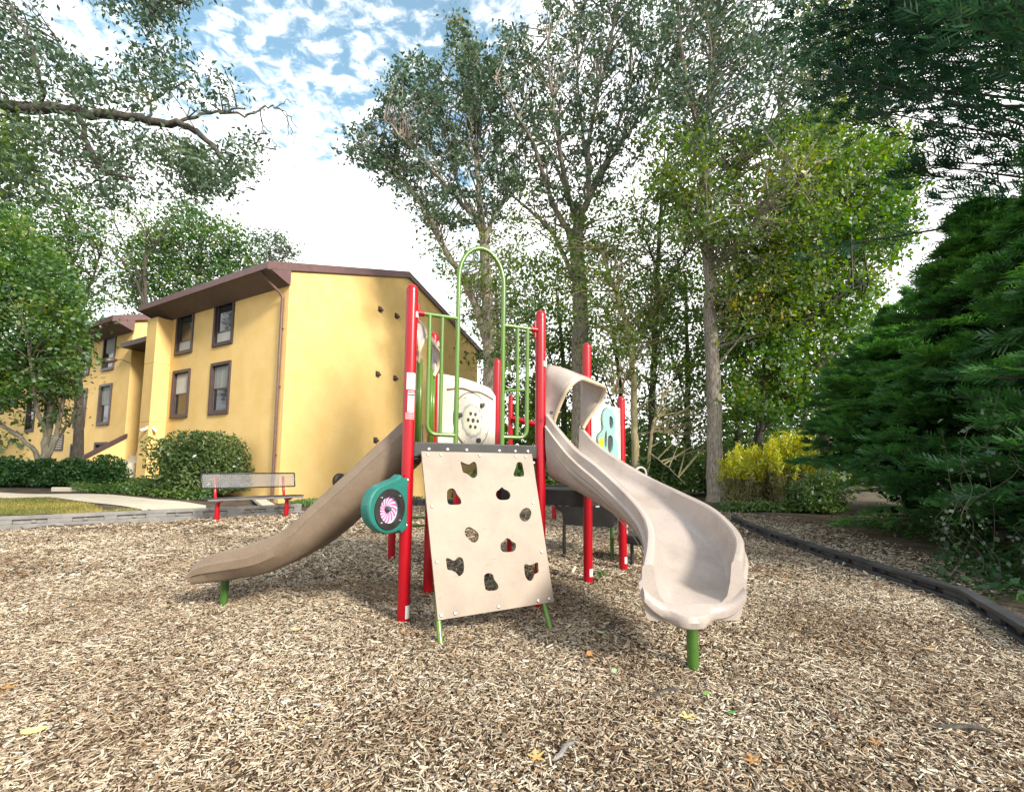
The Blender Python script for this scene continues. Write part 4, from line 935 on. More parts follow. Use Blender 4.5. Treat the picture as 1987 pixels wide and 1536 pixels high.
tree('oak_tree', 'broad fan shaped oak with many upright limbs in the middle of the sky', 17.5,
     [([(1128, 960), (1126, 690), (1124, 560), (1118, 480), (1122, 440), (1128, 400)], .36, .22),
      ([(1118, 485), (1098, 440), (1075, 400), (1052, 330, -.6), (1030, 270, -1), (990, 200, -1.5), (955, 150, -1.8)], .15, .02),
      ([(1122, 450), (1106, 390), (1092, 330, -.5), (1082, 250, -.8), (1068, 160, -1.2), (1060, 60, -1.5)], .16, .02),
      ([(1128, 410), (1143, 380), (1140, 300), (1156, 200, .6), (1182, 100, 1), (1200, 0, 1.3)], .16, .02),
      ([(1143, 385), (1172, 330, .3), (1212, 270, .7), (1250, 210, 1), (1285, 150, 1.2)], .13, .02),
      ([(1141, 330), (1128, 240, .8), (1120, 140, 1.4), (1125, 20, 1.8)], .09, .015),
      ([(1106, 390), (1070, 300, .8), (1020, 210, 1.4), (1000, 120, 1.8)], .08, .015),
      ([(1122, 560), (1078, 462), (1040, 420, .6), (1000, 385, 1.2), (950, 345, 1.5)], .11, .02),
      ([(1150, 360), (1190, 270, 1.2), (1230, 130, 1.8), (1240, 40, 2)], .07, .015)],
     [dict(poly=[(960, 90), (985, 22), (1010, 50), (1040, 80), (1050, 0), (1060, -90), (1200, -140), (1280, -60), (1300, 60), (1290, 200), (1260, 290), (1210, 340), (1160, 380), (1080, 420), (1020, 400), (980, 360), (950, 250), (940, 150)], n=640, k=30, s=.20, L=.165, mat='oakblue', thick=2.4),
      dict(poly=[(1000, 330), (1100, 400), (1220, 350), (1210, 500), (1120, 560), (1040, 520), (990, 420)], n=90, k=30, s=.28, L=.16, mat='oak', thick=2)], 'bark')
tree('oak_tree', 'tall straight grey trunk with deep bark standing at the right behind the curved slide', 14.4,
     [([(1390, 980), (1385, 800), (1379, 600), (1374, 450), (1366, 330), (1362, 265)], .25, .135),
      ([(1362, 268), (1340, 195), (1326, 120, -.5), (1315, 20, -.8), (1300, -90, -1)], .10, .03),
      ([(1362, 268), (1376, 200), (1383, 110, .3), (1395, 0, .6), (1410, -110, .8)], .11, .03),
      ([(1377, 540), (1420, 480, -.8), (1480, 410, -1.4), (1560, 340, -2)], .06, .015),
      ([(1372, 420), (1430, 330, .8), (1500, 240, 1.2), (1590, 170, 1.6)], .07, .015),
      ([(1382, 655), (1430, 590, .8), (1500, 545, 1.3)], .05, .012),
      ([(1374, 470), (1330, 400, .8), (1290, 330, 1.4)], .05, .012)],
     [dict(poly=[(1270, 60), (1290, -100), (1500, -140), (1620, -40), (1640, 60), (1620, 150), (1560, 240), (1500, 280), (1420, 260), (1330, 300), (1280, 230)], n=420, k=36, s=.27, L=.15, mat='oakblue', thick=2.2),
      dict(poly=[(1270, 240), (1420, 260), (1560, 230), (1640, 200), (1660, 330), (1600, 430), (1500, 470), (1420, 480), (1300, 470), (1260, 360)], n=480, k=38, s=.27, L=.145, mat='oak', thick=2.4),
      dict(poly=[(1390, 470), (1500, 450), (1600, 440), (1600, 560), (1500, 640), (1420, 650), (1392, 560)], n=210, k=36, s=.24, L=.13, mat='warm', thick=1.6)], 'bark')
tree('slim_tree', 'slim lichen covered yellowish trunk beside the activity panel', 15.5,
     [([(1238, 965), (1232, 860), (1230, 760), (1226, 690), (1205, 600), (1185, 540), (1160, 470)], .14, .06),
      ([(1250, 960), (1262, 850, -.3), (1272, 810, -.5), (1290, 760, -.8)], .07, .03),
      ([(1232, 842), (1270, 838, -.3), (1300, 842, -.5)], .028, .01), ([(1230, 768), (1200, 762, -.3), (1180, 772, -.5)], .026, .008),
      ([(1262, 880, -.3), (1290, 900, -.8), (1330, 940, -1.2)], .024, .008), ([(1228, 700), (1250, 640, .5), (1275, 570, 1)], .04, .012)],
     [dict(poly=[(1060, 460), (1290, 440), (1340, 560), (1330, 720), (1200, 740), (1080, 640)], n=190, k=28, s=.27, L=.14, mat='oak', thick=1.8),
      dict(poly=[(1250, 770), (1330, 740), (1400, 800), (1400, 880), (1300, 850)], n=60, k=36, s=.24, L=.10, mat='shrub', thick=.8)], 'barkp')
tree('slim_tree', 'dark straight slender trunk between the lichen covered trunk and the tall grey trunk', 19,
     [([(1262, 960), (1266, 780), (1272, 600), (1280, 450), (1286, 330)], .17, .05), ([(1272, 600), (1310, 520), (1350, 470)], .05, .015), ([(1276, 520), (1240, 440), (1225, 380)], .05, .015)],
     [dict(poly=[(1190, 400), (1270, 330), (1350, 330), (1380, 500), (1370, 700), (1280, 740), (1200, 640)], n=210, k=30, s=.32, L=.16, mat='oak', thick=2)], 'barkd')
tree('maple_tree', 'bright green maple with a forked trunk behind the golden bushes', 15.5,
     [([(1470, 965), (1472, 870), (1480, 780), (1488, 700), (1500, 600), (1520, 500), (1540, 380)], .16, .05),
      ([(1474, 860), (1492, 810), (1520, 770), (1580, 720, -.5)], .08, .02), ([(1488, 700), (1540, 640, -.6), (1620, 580, -1.2), (1700, 540, -1.6)], .07, .015),
      ([(1520, 500), (1600, 420, -.5), (1680, 360, -1)], .06, .015), ([(1490, 690), (1450, 640, .6), (1420, 600, 1)], .05, .015), ([(1505, 590), (1580, 500, .8), (1650, 470, 1.4)], .05, .015)],
     [dict(poly=[(1400, 560), (1500, 480), (1560, 500), (1640, 480), (1700, 560), (1690, 700), (1620, 800), (1520, 830), (1420, 800)], n=480, k=40, s=.30, L=.14, mat='maple', asp=.75, thick=2.0, tstep=2),
      dict(poly=[(1480, 420), (1560, 330), (1680, 250), (1760, 270), (1780, 380), (1740, 520), (1640, 500), (1540, 520)], n=380, k=34, s=.30, L=.15, mat='maple', asp=.7, thick=2.0, tstep=2),
      dict(poly=[(1420, 500), (1520, 440), (1600, 520), (1560, 620), (1450, 640)], n=150, k=36, s=.26, L=.13, mat='warm', asp=.7, thick=1.6)], 'barkd')
tree('oak_tree', 'high yellow green tree whose top shows left of the dark overhanging conifer', 18.5,
     [([(1600, 990), (1605, 700), (1612, 500), (1620, 300), (1630, 150)], .22, .06), ([(1612, 500), (1680, 400), (1740, 330)], .07, .02), ([(1618, 350), (1680, 240), (1720, 150)], .07, .02), ([(1615, 420), (1570, 330), (1540, 240)], .06, .02)],
     [dict(poly=[(1540, 40), (1600, -40), (1680, -20), (1720, 100), (1760, 250), (1760, 420), (1700, 560), (1600, 560), (1540, 400), (1560, 200)], n=330, k=34, s=.34, L=.17, mat='warm', thick=2)], 'barkd')
BGT = [('leafy backdrop tree left of the arched green entry, low against the gable', 24, (965, 960), [(900, 560), (960, 500), (1050, 520), (1070, 640), (1060, 820), (1010, 900), (930, 860), (925, 700)], 210),
       ('woodland tree directly behind the hood of the curved slide', 23, (1090, 960), [(1020, 560), (1080, 520), (1150, 560), (1160, 720), (1150, 900), (1040, 910), (1020, 760)], 210),
       ('shaded woodland tree behind the lichen covered trunk', 25, (1200, 955), [(1120, 620), (1180, 560), (1270, 600), (1290, 760), (1280, 920), (1150, 920), (1120, 780)], 220),
       ('dark woodland tree just left of the tall grey trunk', 23, (1330, 955), [(1250, 560), (1330, 500), (1400, 560), (1400, 760), (1400, 900), (1270, 920), (1260, 760)], 260),
       ('dense woodland tree right of the tall grey trunk, above the first golden bush', 22, (1430, 955), [(1370, 540), (1440, 500), (1520, 560), (1540, 760), (1520, 900), (1390, 920), (1380, 760)], 280),
       ('deep green woodland tree behind the bright maple', 24, (1560, 960), [(1480, 560), (1580, 480), (1700, 540), (1720, 760), (1700, 920), (1500, 920), (1480, 760)], 300)]
for lab, d, (bx_, by_), poly, nn in BGT:
    tp = poly[1]
    tree('woodland_tree', lab, d, [([(bx_, by_), (bx_+4, (by_+tp[1])/2), (tp[0], tp[1]+40)], .2, .05), ([(bx_+4, (by_+tp[1])/2+60), (poly[0][0]+30, poly[0][1]+60, -.8)], .06, .02), ([(bx_+4, (by_+tp[1])/2), (poly[2][0]-20, poly[2][1]+60, .8)], .06, .02)],
         [dict(poly=poly, n=int(nn*.85), k=34, s=.42, L=.21, mat='wood', thick=2.2, tstep=3)], 'barkd', WG)
# left side trees
tree('maple_tree', 'multi stemmed maple with pale trunks in front of the shaded wing at the left edge', 15.6,
     [([(84, 935), (84, 900), (92, 850), (100, 790), (90, 720), (70, 640)], .15, .05),
      ([(84, 905), (104, 860), (118, 800), (122, 720), (135, 640)], .10, .03), ([(80, 905), (62, 868), (30, 842), (-10, 812), (-50, 770)], .09, .03),
      ([(92, 850), (70, 780, -.5), (60, 700, -.8), (40, 600, -1)], .07, .02), ([(84, 905), (112, 850, .4), (150, 790, .6), (150, 700, .8)], .06, .02)],
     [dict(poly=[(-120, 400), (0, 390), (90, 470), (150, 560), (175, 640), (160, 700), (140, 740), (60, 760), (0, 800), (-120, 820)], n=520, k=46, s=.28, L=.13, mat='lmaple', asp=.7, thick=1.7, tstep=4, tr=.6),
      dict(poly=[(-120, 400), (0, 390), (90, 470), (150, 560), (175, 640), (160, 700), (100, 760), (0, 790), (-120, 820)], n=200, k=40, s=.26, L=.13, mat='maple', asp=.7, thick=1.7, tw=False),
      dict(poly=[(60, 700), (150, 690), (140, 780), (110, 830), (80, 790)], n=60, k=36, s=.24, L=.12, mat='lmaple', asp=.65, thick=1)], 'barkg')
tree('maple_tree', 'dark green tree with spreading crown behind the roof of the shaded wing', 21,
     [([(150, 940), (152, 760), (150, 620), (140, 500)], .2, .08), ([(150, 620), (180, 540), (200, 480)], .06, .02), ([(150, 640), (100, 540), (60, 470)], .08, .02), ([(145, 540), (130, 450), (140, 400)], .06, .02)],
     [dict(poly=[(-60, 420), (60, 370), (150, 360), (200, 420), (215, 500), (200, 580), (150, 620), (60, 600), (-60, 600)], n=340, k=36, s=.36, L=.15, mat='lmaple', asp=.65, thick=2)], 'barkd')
tree('open_tree', 'sparse tree with bare curving branches between the two left crowns', 24,
     [([(290, 700), (285, 610), (270, 560), (240, 510), (215, 480)], .16, .03), ([(285, 610), (280, 530), (285, 470), (270, 430), (240, 400)], .10, .02), ([(282, 560), (255, 500, .5), (225, 440, 1), (215, 400, 1.2)], .06, .015), ([(284, 500), (320, 450), (340, 410)], .06, .015), ([(272, 560), (225, 545), (190, 560)], .05, .015), ([(270, 540), (200, 500), (180, 520)], .05, .012)],
     [dict(poly=[(180, 400), (260, 390), (320, 420), (300, 480), (260, 520), (250, 590), (190, 600), (200, 500)], n=70, k=24, s=.30, L=.16, mat='oak', thick=1.6)], 'barkd', ground=False)
tree('maple_tree', 'rounded bright green tree crown showing above the near roof', 27,
     [([(390, 960), (388, 700), (385, 560), (390, 480)], .25, .08), ([(386, 580), (330, 500), (290, 460)], .1, .02), ([(386, 560), (440, 490), (460, 470)], .08, .02)],
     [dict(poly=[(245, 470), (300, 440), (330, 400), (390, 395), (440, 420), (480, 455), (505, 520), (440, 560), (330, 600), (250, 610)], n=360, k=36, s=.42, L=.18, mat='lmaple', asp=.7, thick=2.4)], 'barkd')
tree('oak_tree', 'small thin crown at the near roof corner, pale against the white sky', 29,
     [([(520, 960), (522, 700), (520, 560), (524, 480)], .18, .05), ([(521, 560), (550, 500), (565, 485)], .06, .02)],
     [dict(poly=[(480, 460), (515, 440), (550, 460), (578, 490), (570, 520), (500, 530)], n=70, k=26, s=.35, L=.19, mat='oakblue', thick=1.6)], 'barkd')
# overhanging oak, trunk out of frame at the left
tree('oak_tree', 'overhanging oak with a long bough reaching in from the left across the sky', 7.2,
     [([(-470, 1010), (-460, 700), (-440, 400), (-400, 100), (-360, -250)], .30, .18),
      ([(-440, 330), (-250, 235), (-60, 202), (40, 207), (150, 216), (250, 228), (345, 243), (388, 262), (420, 292), (440, 320)], .13, .022),
      ([(345, 243), (385, 226, .2), (430, 216, .3), (475, 210, .4)], .032, .012), ([(425, 217, .3), (470, 222, .4), (510, 212, .5), (535, 208, .6), (556, 220, .7), (575, 246, .7)], .022, .006),
      ([(535, 208, .6), (552, 196, .6), (576, 196, .7)], .010, .004), ([(548, 214, .7), (560, 238, .7), (556, 270, .7)], .009, .004), ([(505, 214, .5), (510, 240, .5), (526, 262, .5), (536, 290, .5)], .012, .004), ([(510, 245, .5), (500, 268, .5)], .008, .003), ([(556, 222, .7), (568, 260, .7), (572, 284, .7)], .008, .003),
      ([(150, 218), (165, 270, -.3), (190, 312, -.5), (212, 338, -.7), (260, 344, -.8)], .042, .014), ([(285, 230), (292, 200, .3), (275, 160, .5), (262, 120, .6)], .024, .008), ([(292, 198, .3), (330, 170, .4), (350, 165, .5)], .014, .006),
      ([(90, 210), (80, 150, -.3), (60, 90, -.5), (30, 30, -.6), (0, -40, -.6)], .03, .010), ([(150, 214), (135, 130, .5), (90, 50, .8), (20, -20, 1)], .022, .008),
      ([(-400, 60), (-150, -80), (80, -110), (240, -60), (290, 0), (300, 40)], .09, .012), ([(240, -60), (330, -20), (370, 10)], .02, .006), ([(-430, 380), (-200, 360), (-60, 330), (40, 300)], .06, .012)],
     [dict(poly=[(0, 80), (70, 70), (150, 120), (200, 150), (260, 100), (310, 90), (360, 100), (365, 150), (300, 200), (200, 205), (60, 190), (-60, 195)], n=150, k=30, s=.15, L=.088, mat='oakblue', thick=1.2, asp=.42, tstep=3, tmax=.75, tr=.6),
      dict(poly=[(-60, 225), (60, 225), (180, 240), (330, 260), (420, 300), (470, 290), (500, 260), (470, 330), (430, 370), (360, 370), (330, 320), (240, 350), (200, 320), (60, 330), (-60, 330)], n=180, k=30, s=.15, L=.088, mat='oakblue', thick=1.2, asp=.42, tstep=3, tmax=.75, tr=.6),
      dict(poly=[(340, 265), (430, 300), (500, 262), (495, 310), (445, 375), (360, 372), (330, 320)], n=75, k=28, s=.14, L=.088, mat='oakblue', thick=.8, asp=.42, tstep=3, tmax=.6),
      dict(poly=[(380, 150), (430, 130), (470, 170), (490, 205), (400, 215), (360, 190)], n=26, k=14, s=.13, L=.088, mat='oakblue', thick=.6, asp=.4, tmax=.5),
      dict(poly=[(-60, -40), (60, -10), (80, 60), (60, 90), (-60, 80)], n=40, k=28, s=.14, L=.088, mat='oakblue', thick=.8, asp=.42, tmax=.7),
      dict(poly=[(190, -40), (380, -40), (390, 10), (330, 50), (290, 70), (240, 40), (210, 20)], n=60, k=30, s=.13, L=.088, mat='oakblue', thick=.8, asp=.42, tmax=.7),
      dict(poly=[(-60, 320), (60, 320), (240, 345), (330, 370), (310, 400), (180, 390), (60, 380), (-60, 400)], n=70, k=30, s=.16, L=.088, mat='oakblue', thick=1.2, asp=.42, tstep=4, tmax=.75, tr=.6),
      dict(poly=[(-80, 220), (70, 230), (90, 330), (60, 370), (-80, 380)], n=60, k=30, s=.22, L=.088, mat='oak', thick=1.4, asp=.45, tstep=4, tmax=.75, tr=.6)], 'barkd')

# conifers
def conifer(label, x, y, z0, height, rad, nb, ns, zlow=.2, sides=None, L=.23, droop=-.15, name='cypress_tree', prof=.75, ups=(-.18, .40), fill=True, mat='conif'):
    base = np.array([x, y, z0]); mb = MB(); mb.tube([(x, y, z0-.2), (x+.05, y, z0+height*.5), (x, y, z0+height)], [.16, .10, .02], 10)
    W = []
    for i in range(nb):
        f = RNG.uniform(0, 1)**.9; h_ = zlow+(height-zlow)*f; az = RNG.uniform(0, 2*math.pi) if sides is None else RNG.uniform(*sides)
        rr = rad*(max(.06, 1-f)**prof)*RNG.uniform(.62, 1.2)*(min(1, .85+f*2) if zlow < 1 else 1); up = RNG.uniform(*ups)
        o = np.array([math.cos(az), math.sin(az), up]); o /= np.linalg.norm(o)
        p0 = base+np.array([0, 0, h_]); pts = [p0, p0+o*rr*.5, p0+o*rr*.8+np.array([0, 0, droop*rr*.15]), p0+o*rr+np.array([0, 0, droop*rr*.4])]
        mb.tube(pts, [.028, .018, .010, .004], 4, False)
        t = RNG.uniform(.22, 1.02, ns)**.8; S = np.array([np.interp(t, [0, .5, .8, 1.05], [q[k] for q in pts]) for k in range(3)]).T
        spread = (.07+.085*rr)*(1-.5*t)[:, None]; side = np.cross(o, [0, 0, 1.]); side /= np.linalg.norm(side)
        sg = RNG.normal(0, 1, (ns, 1)); S = S+side*sg*spread+np.array([0, 0, 1.])*RNG.normal(0, .22, (ns, 1))*spread
        A_ = o+side*np.clip(sg, -1.6, 1.6)*.55+RNG.normal(0, .22, (ns, 3))+np.array([0, 0, RNG.uniform(-.1, .25)]); A_ = unit(A_)
        nr_ = unit(np.array([0, 0, 1.])+RNG.normal(0, .45, (ns, 3))); B2 = unit(np.cross(nr_, A_)); ll = L*RNG.uniform(.55, 1.2, (ns, 1))
        def blade(c, a, l, w): b2 = unit(np.cross(nr_, a)); return np.stack([c-b2*w*.3, c+a*l*.45-b2*w, c+a*l, c+a*l*.45+b2*w], 1)
        W.append(blade(S, A_, ll, .012))
        for u, sgn in ((.12, 1), (.22, -1), (.34, 1), (.46, -1), (.58, 1), (.70, -1)):
            W.append(blade(S+A_*ll*u, unit(A_+B2*sgn*.85), ll*(.62-.45*u), .0105))
    W = np.concatenate(W); nf = nb*16; f = RNG.uniform(0, .93, nf); az = RNG.uniform(0, 6.283, nf) if sides is None else RNG.uniform(*sides, nf); rr = rad*(1-f)**prof*RNG.uniform(.1, .66, nf)
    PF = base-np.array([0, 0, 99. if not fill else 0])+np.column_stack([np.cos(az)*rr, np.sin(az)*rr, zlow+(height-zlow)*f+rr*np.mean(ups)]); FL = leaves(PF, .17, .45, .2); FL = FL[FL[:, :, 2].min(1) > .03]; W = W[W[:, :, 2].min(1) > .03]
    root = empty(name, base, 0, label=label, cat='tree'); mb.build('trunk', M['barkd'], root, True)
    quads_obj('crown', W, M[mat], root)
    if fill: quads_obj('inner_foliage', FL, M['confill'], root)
    settle(root); return root
conifer('bright fringed cypress whose tip leans out beside the golden bushes', 7.45, 8.4, .1, 4.0, 2.1, 250, 84, 1.0)
conifer('dense dark cypress rising in the middle of the right hand mass', 6.9, 6.3, .1, 4.9, 2.1, 270, 88)
conifer('nearest low cypress at the right frame edge behind the black border', 6.2, 4.3, .05, 5.6, 1.8, 260, 84)
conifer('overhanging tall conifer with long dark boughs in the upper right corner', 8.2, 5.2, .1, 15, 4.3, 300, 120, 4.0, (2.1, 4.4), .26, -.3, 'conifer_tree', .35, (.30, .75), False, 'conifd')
conifer('far cypress filling the gap under the high yellow green tree', 10.2, 10.8, .15, 5.5, 2.3, 200, 50)

# far woodland that reads as one mass
def far_wood(n=34000):
    x = np.where(RNG.uniform(0, 1, n) < .75, RNG.uniform(-7, 40, n), RNG.uniform(-62, -26, n)); y = 27+RNG.uniform(0, 6, n)-.35*np.maximum(0, x-14); z = RNG.uniform(0, 1, n)**1.25*(3.9+1.2*np.sin(x*.9)+1.2*np.sin(x*.37+1))
    lump = np.sin(x*2.1+z*1.3)+np.sin(z*2.7-x*.8)+RNG.normal(0, .8, n); ok = lump > -1.1
    P = np.column_stack([x, y, z+.1])[ok]; quads_obj('far_woodland', leaves(P, .42, .6, .6), M['wood'], None, kind='stuff', label='dark far woodland closing the view low behind the trunks', category='woodland')
far_wood()

# shrubs
def shrub(label, ctr, size, n, L, mat, name='shrub', asp=.5, boxy=False, stems=6, cat='shrub', mat2=None, upf=.8):
    c = np.array([ctr[0], ctr[1], tz(ctr[0], ctr[1])]); sx, sy, sz = size
    q = RNG.uniform(-1, 1, (n*4, 3)); q[:, 2] = RNG.uniform(.08, 1, n*4); e = 4. if boxy else 2.2
    rad = (np.abs(q[:, 0])**e+np.abs(q[:, 1])**e+np.abs(q[:, 2]*1.0 if not boxy else q[:, 2]*.97)**e)**(1/e)
    lump = 1+.10*np.sin(q[:, 0]*7+ctr[0])*np.sin(q[:, 1]*6)+.08*np.sin(q[:, 2]*8+q[:, 0]*5)
    ok = (rad < lump) & (rad > .55); q = q[ok][:n]; P = c+q*np.array([sx, sy, sz])
    root = empty(name, c, 0, label=label, cat=cat); mb = MB()
    for k in range(stems):
        a = RNG.uniform(0, 6.28); r_ = RNG.uniform(.2, .7); mb.tube([c+np.array([.05*math.cos(a), .05*math.sin(a), -.1]), c+np.array([sx*r_*math.cos(a)*.6, sy*r_*math.sin(a)*.6, sz*.5]), c+np.array([sx*r_*math.cos(a), sy*r_*math.sin(a), sz*.85])], [.025, .016, .006], 5)
    mb.build('stem', M['barkd'], root, True)
    out = unit(q*np.array([1, 1, .8])); V = leaves(P, L, asp, upf, out, .45); PI_ = c+q[::3]*RNG.uniform(.3, .8, (len(q[::3]), 1))*np.array([sx, sy, sz]); V = np.concatenate([V, leaves(PI_, L*1.7, .6, .3)])
    quads_obj('foliage', V, M[mat], root); settle(root); return root
g = bl(2.55, -1.25, 0); shrub('large clipped shrub with pale leaves against the yellow front wall', (g[0], g[1]), (1.62, .85, 2.25), 9000, .115, 'shrub', 'clipped_shrub', .5, True, 9)
for lab, px, py, sx, sz in (('dark hedge bush at the left frame edge below the maple', -20, 945, 1.0, 1.0), ('dark hedge bush around the foot of the pale maple trunks', 65, 945, .95, .95), ('dark hedge bush right of the maple trunks under the lower windows', 120, 945, .9, 1.0), ('leafy hedge bush next to the stair wall of the shaded wing', 185, 943, .85, 1.15)):
    q = on_terrain(px, py); shrub(lab, (q[0], q[1]+.3), (sx, .7, sz), 3200, .10, 'dshrub', 'hedge_bush', .55, False, 4)
for lab, q, s, n in (('dark undergrowth bush in the shade behind the activity panel', (3.2, 16.2), (1.3, 1.0, 1.7), 4200), ('shaded undergrowth bush left of the tall grey trunk', (5.2, 16.0), (1.3, 1.0, 1.9), 4600), ('shaded undergrowth bush behind the curved slide exit', (1.2, 16.5), (1.5, 1.0, 1.3), 3800), ('leafy undergrowth bush right behind the tall grey trunk', (7.6, 16.3), (1.4, 1.0, 1.7), 4200), ('low undergrowth bush between the gable wall and the woodland', (-.9, 19), (1.6, 1.2, 1.4), 3600), ('dark undergrowth bush behind the bigger golden bush', (9.0, 15), (1.6, 1.1, 2.0), 4600)):
    shrub(lab, q, s, n, .12, 'wood', 'undergrowth_bush', .55, False, 5)
def reed(label, px0, px1, ytop, ybase, n, mats, depth):
    c = np.array(at((px0+px1)/2, ybase, depth)); c[2] = tz(c[0], c[1]); x0 = at(px0, ytop, depth)[0]-c[0]; x1 = at(px1, ytop, depth)[0]-c[0]; top = at((px0+px1)/2, ytop, depth)[2]-c[2]
    root = empty('golden_bush', c, 0, label=label, cat='bush'); mb = MB(); Lv = [[], []]
    for k in range(n):
        u = RNG.uniform(0, 1); b_ = np.array([(x0+(x1-x0)*(.2+.6*u)), RNG.uniform(-.5, .5), -.05]); hh = top*RNG.uniform(.62, 1.02)*(1-.45*abs(u-.55)**1.5)
        e = np.array([(x0+(x1-x0)*u), b_[1]*1.3+RNG.normal(0, .1), hh]); mid = (b_+e)/2+np.array([0, 0, .06*hh]); mb.tube([b_, mid, e], [.008, .006, .003], 4, False)
        m_ = int(95*hh); t = RNG.uniform(.12, 1.0, m_); S = np.array([np.interp(t, [0, .5, 1], [q[i] for q in (b_, mid, e)]) for i in range(3)]).T+RNG.normal(0, .045, (m_, 3))
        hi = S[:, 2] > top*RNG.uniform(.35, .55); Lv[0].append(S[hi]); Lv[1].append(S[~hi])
    mb.build('stem', M['barkp'], root, True)
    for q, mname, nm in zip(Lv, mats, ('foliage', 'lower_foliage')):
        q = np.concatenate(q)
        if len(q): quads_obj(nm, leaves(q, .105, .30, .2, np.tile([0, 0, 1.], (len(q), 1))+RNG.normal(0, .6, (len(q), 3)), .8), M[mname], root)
    return root
reed('smaller golden bush just right of the tall grey trunk', 1405, 1468, 860, 985, 70, ('gold', 'goldlow'), 12.6)
reed('taller golden bush between the maple trunk and the bright cypress', 1478, 1572, 832, 1000, 110, ('gold', 'goldlow'), 12.0)
shrub('light green weedy bush at the foot of the bright cypress', tuple(at(1585, 990, 11.2)[:2]), (.75, .6, 1.0), 2600, .10, 'ivy', 'weedy_bush', .3, False, 5, 'bush')
for k, (px, py) in enumerate(((1425, 992), (1480, 1000), (1530, 1008))):
    shrub(['low weeds at the foot of the tall grey trunk', 'low weeds below the smaller golden bush edge', 'low weeds below the taller golden bush'][k], tuple(at(px, py, 11.9-.25*k)[:2]), (.5, .35, .28), 700, .08, 'ivy', 'weed_clump', .35, False, 3, 'weeds')
# vine with pale leaves over the dark conifers
root = empty('climbing_vine', (5.0, 4.3, 0), 0, label='climbing vine with pale bluish leaves hanging in the dark cypress at the right edge', cat='vine')
mb = MB(); LV = []
for k in range(16):
    x = 5.0+RNG.uniform(-.55, .5); y = 4.35+RNG.uniform(-.45, .3)-.25*(x-5); hh = RNG.uniform(.6, 2.6); pts = [np.array([x, y, 0])+np.array([RNG.normal(0, .12), RNG.normal(0, .08), hh*j/5]) for j in range(6)]
    S = spline(pts, 5); mb.tube(S, .003, 4, False); LV.append(S[RNG.integers(0, len(S), 26)]+RNG.normal(0, .07, (26, 3)))
mb.build('stem', M['barkd'], root, True); quads_obj('foliage', leaves(np.concatenate(LV), .050, .75, .3, np.tile([-.6, -.7, -.3], (16*26, 1)), .6), M['vine'], root); settle(root)

# ivy bed under the wall
ivp = np.array([on_terrain(*p)[:2] for p in ((128, 950), (200, 944), (270, 938), (330, 943), (400, 950), (420, 962), (405, 974), (330, 968), (260, 962), (150, 957))])
P = np.column_stack([RNG.uniform(ivp[:, 0].min(), ivp[:, 0].max(), 60000), RNG.uniform(ivp[:, 1].min(), ivp[:, 1].max(), 60000)]); P = P[inside(P, ivp)][:9000]
P3 = np.column_stack([P, terrain(P)+RNG.uniform(.03, .26, len(P))*(1+.4*np.sin(P[:, 0]*3)*np.sin(P[:, 1]*2.3))])
quads_obj('groundcover', leaves(P3, .085, .7, 1.4), M['ivy'], None, kind='stuff', label='bright green groundcover along the foot of the yellow front wall', category='groundcover')
wp_ = np.array([on_terrain(*p)[:2] for p in ((560, 976), (640, 974), (800, 968), (830, 972), (700, 980), (580, 984))])
P = np.column_stack([RNG.uniform(wp_[:, 0].min(), wp_[:, 0].max(), 30000), RNG.uniform(wp_[:, 1].min(), wp_[:, 1].max(), 30000)]); P = P[inside(P, wp_)][:5000]
P3 = np.column_stack([P, terrain(P)+RNG.uniform(.01, .10, len(P))])
quads_obj('weeds', leaves(P3, .09, .2, .3, np.tile([0, 0, 1.], (len(P), 1))+RNG.normal(0, .6, (len(P), 3)), .8), M['ivy'], None, kind='stuff', label='weedy grass along the foot of the sunlit gable wall', category='weeds')

P = np.column_stack([RNG.uniform(3.6, 9.5, 40000), RNG.uniform(2.6, 9.5, 40000)]); d = dist_poly(P, RINGP); P = P[(~inside(P, RINGP)) & (d > .3+RNG.exponential(.5, len(P))+np.clip((P[:, 1]-4.6)*.9, 0, 1.6)) & (P[:, 0] > 3.6)][:11000]
P3 = np.column_stack([P, terrain(P)+RNG.uniform(.01, .16, len(P))])
quads_obj('undergrowth', leaves(P3, .085, .5, 1.0), M['dshrub'], None, kind='stuff', label='dark low undergrowth beneath the right hand cypresses', category='undergrowth')

# fallen leaves, sticks
def fallen(label, px, py, L, col, lobes=0, curl=.3, name='fallen_leaf'):
    p = gnd(px, py); th = RNG.uniform(0, 6.28); n = 16; V = []
    z = float(mound(np.array([[p[0], p[1]]]))[0])+.022
    for k in range(n):
        t = 2*math.pi*k/n; r_ = L/2*(1 if not lobes else (.62+.38*math.cos(lobes*t)))
        x, y = r_*math.cos(t), r_*math.sin(t)*(.55 if not lobes else .85); V.append((x*math.cos(th)-y*math.sin(th), x*math.sin(th)+y*math.cos(th), curl*(x*x+y*y)/L*1.2+.25*curl*y))
    mb = MB(); mb.add([(0, 0, 0)]+V, [(0, 1+k, 1+(k+1) % n) for k in range(n)]); mt_ = plain('leaf_'+str(px), col)
    o = mb.build(name, mt_, None); o.location = (p[0], p[1], z); props(o, label, 'leaf'); md = o.modifiers.new('t', 'SOLIDIFY'); md.thickness = .0012; return o
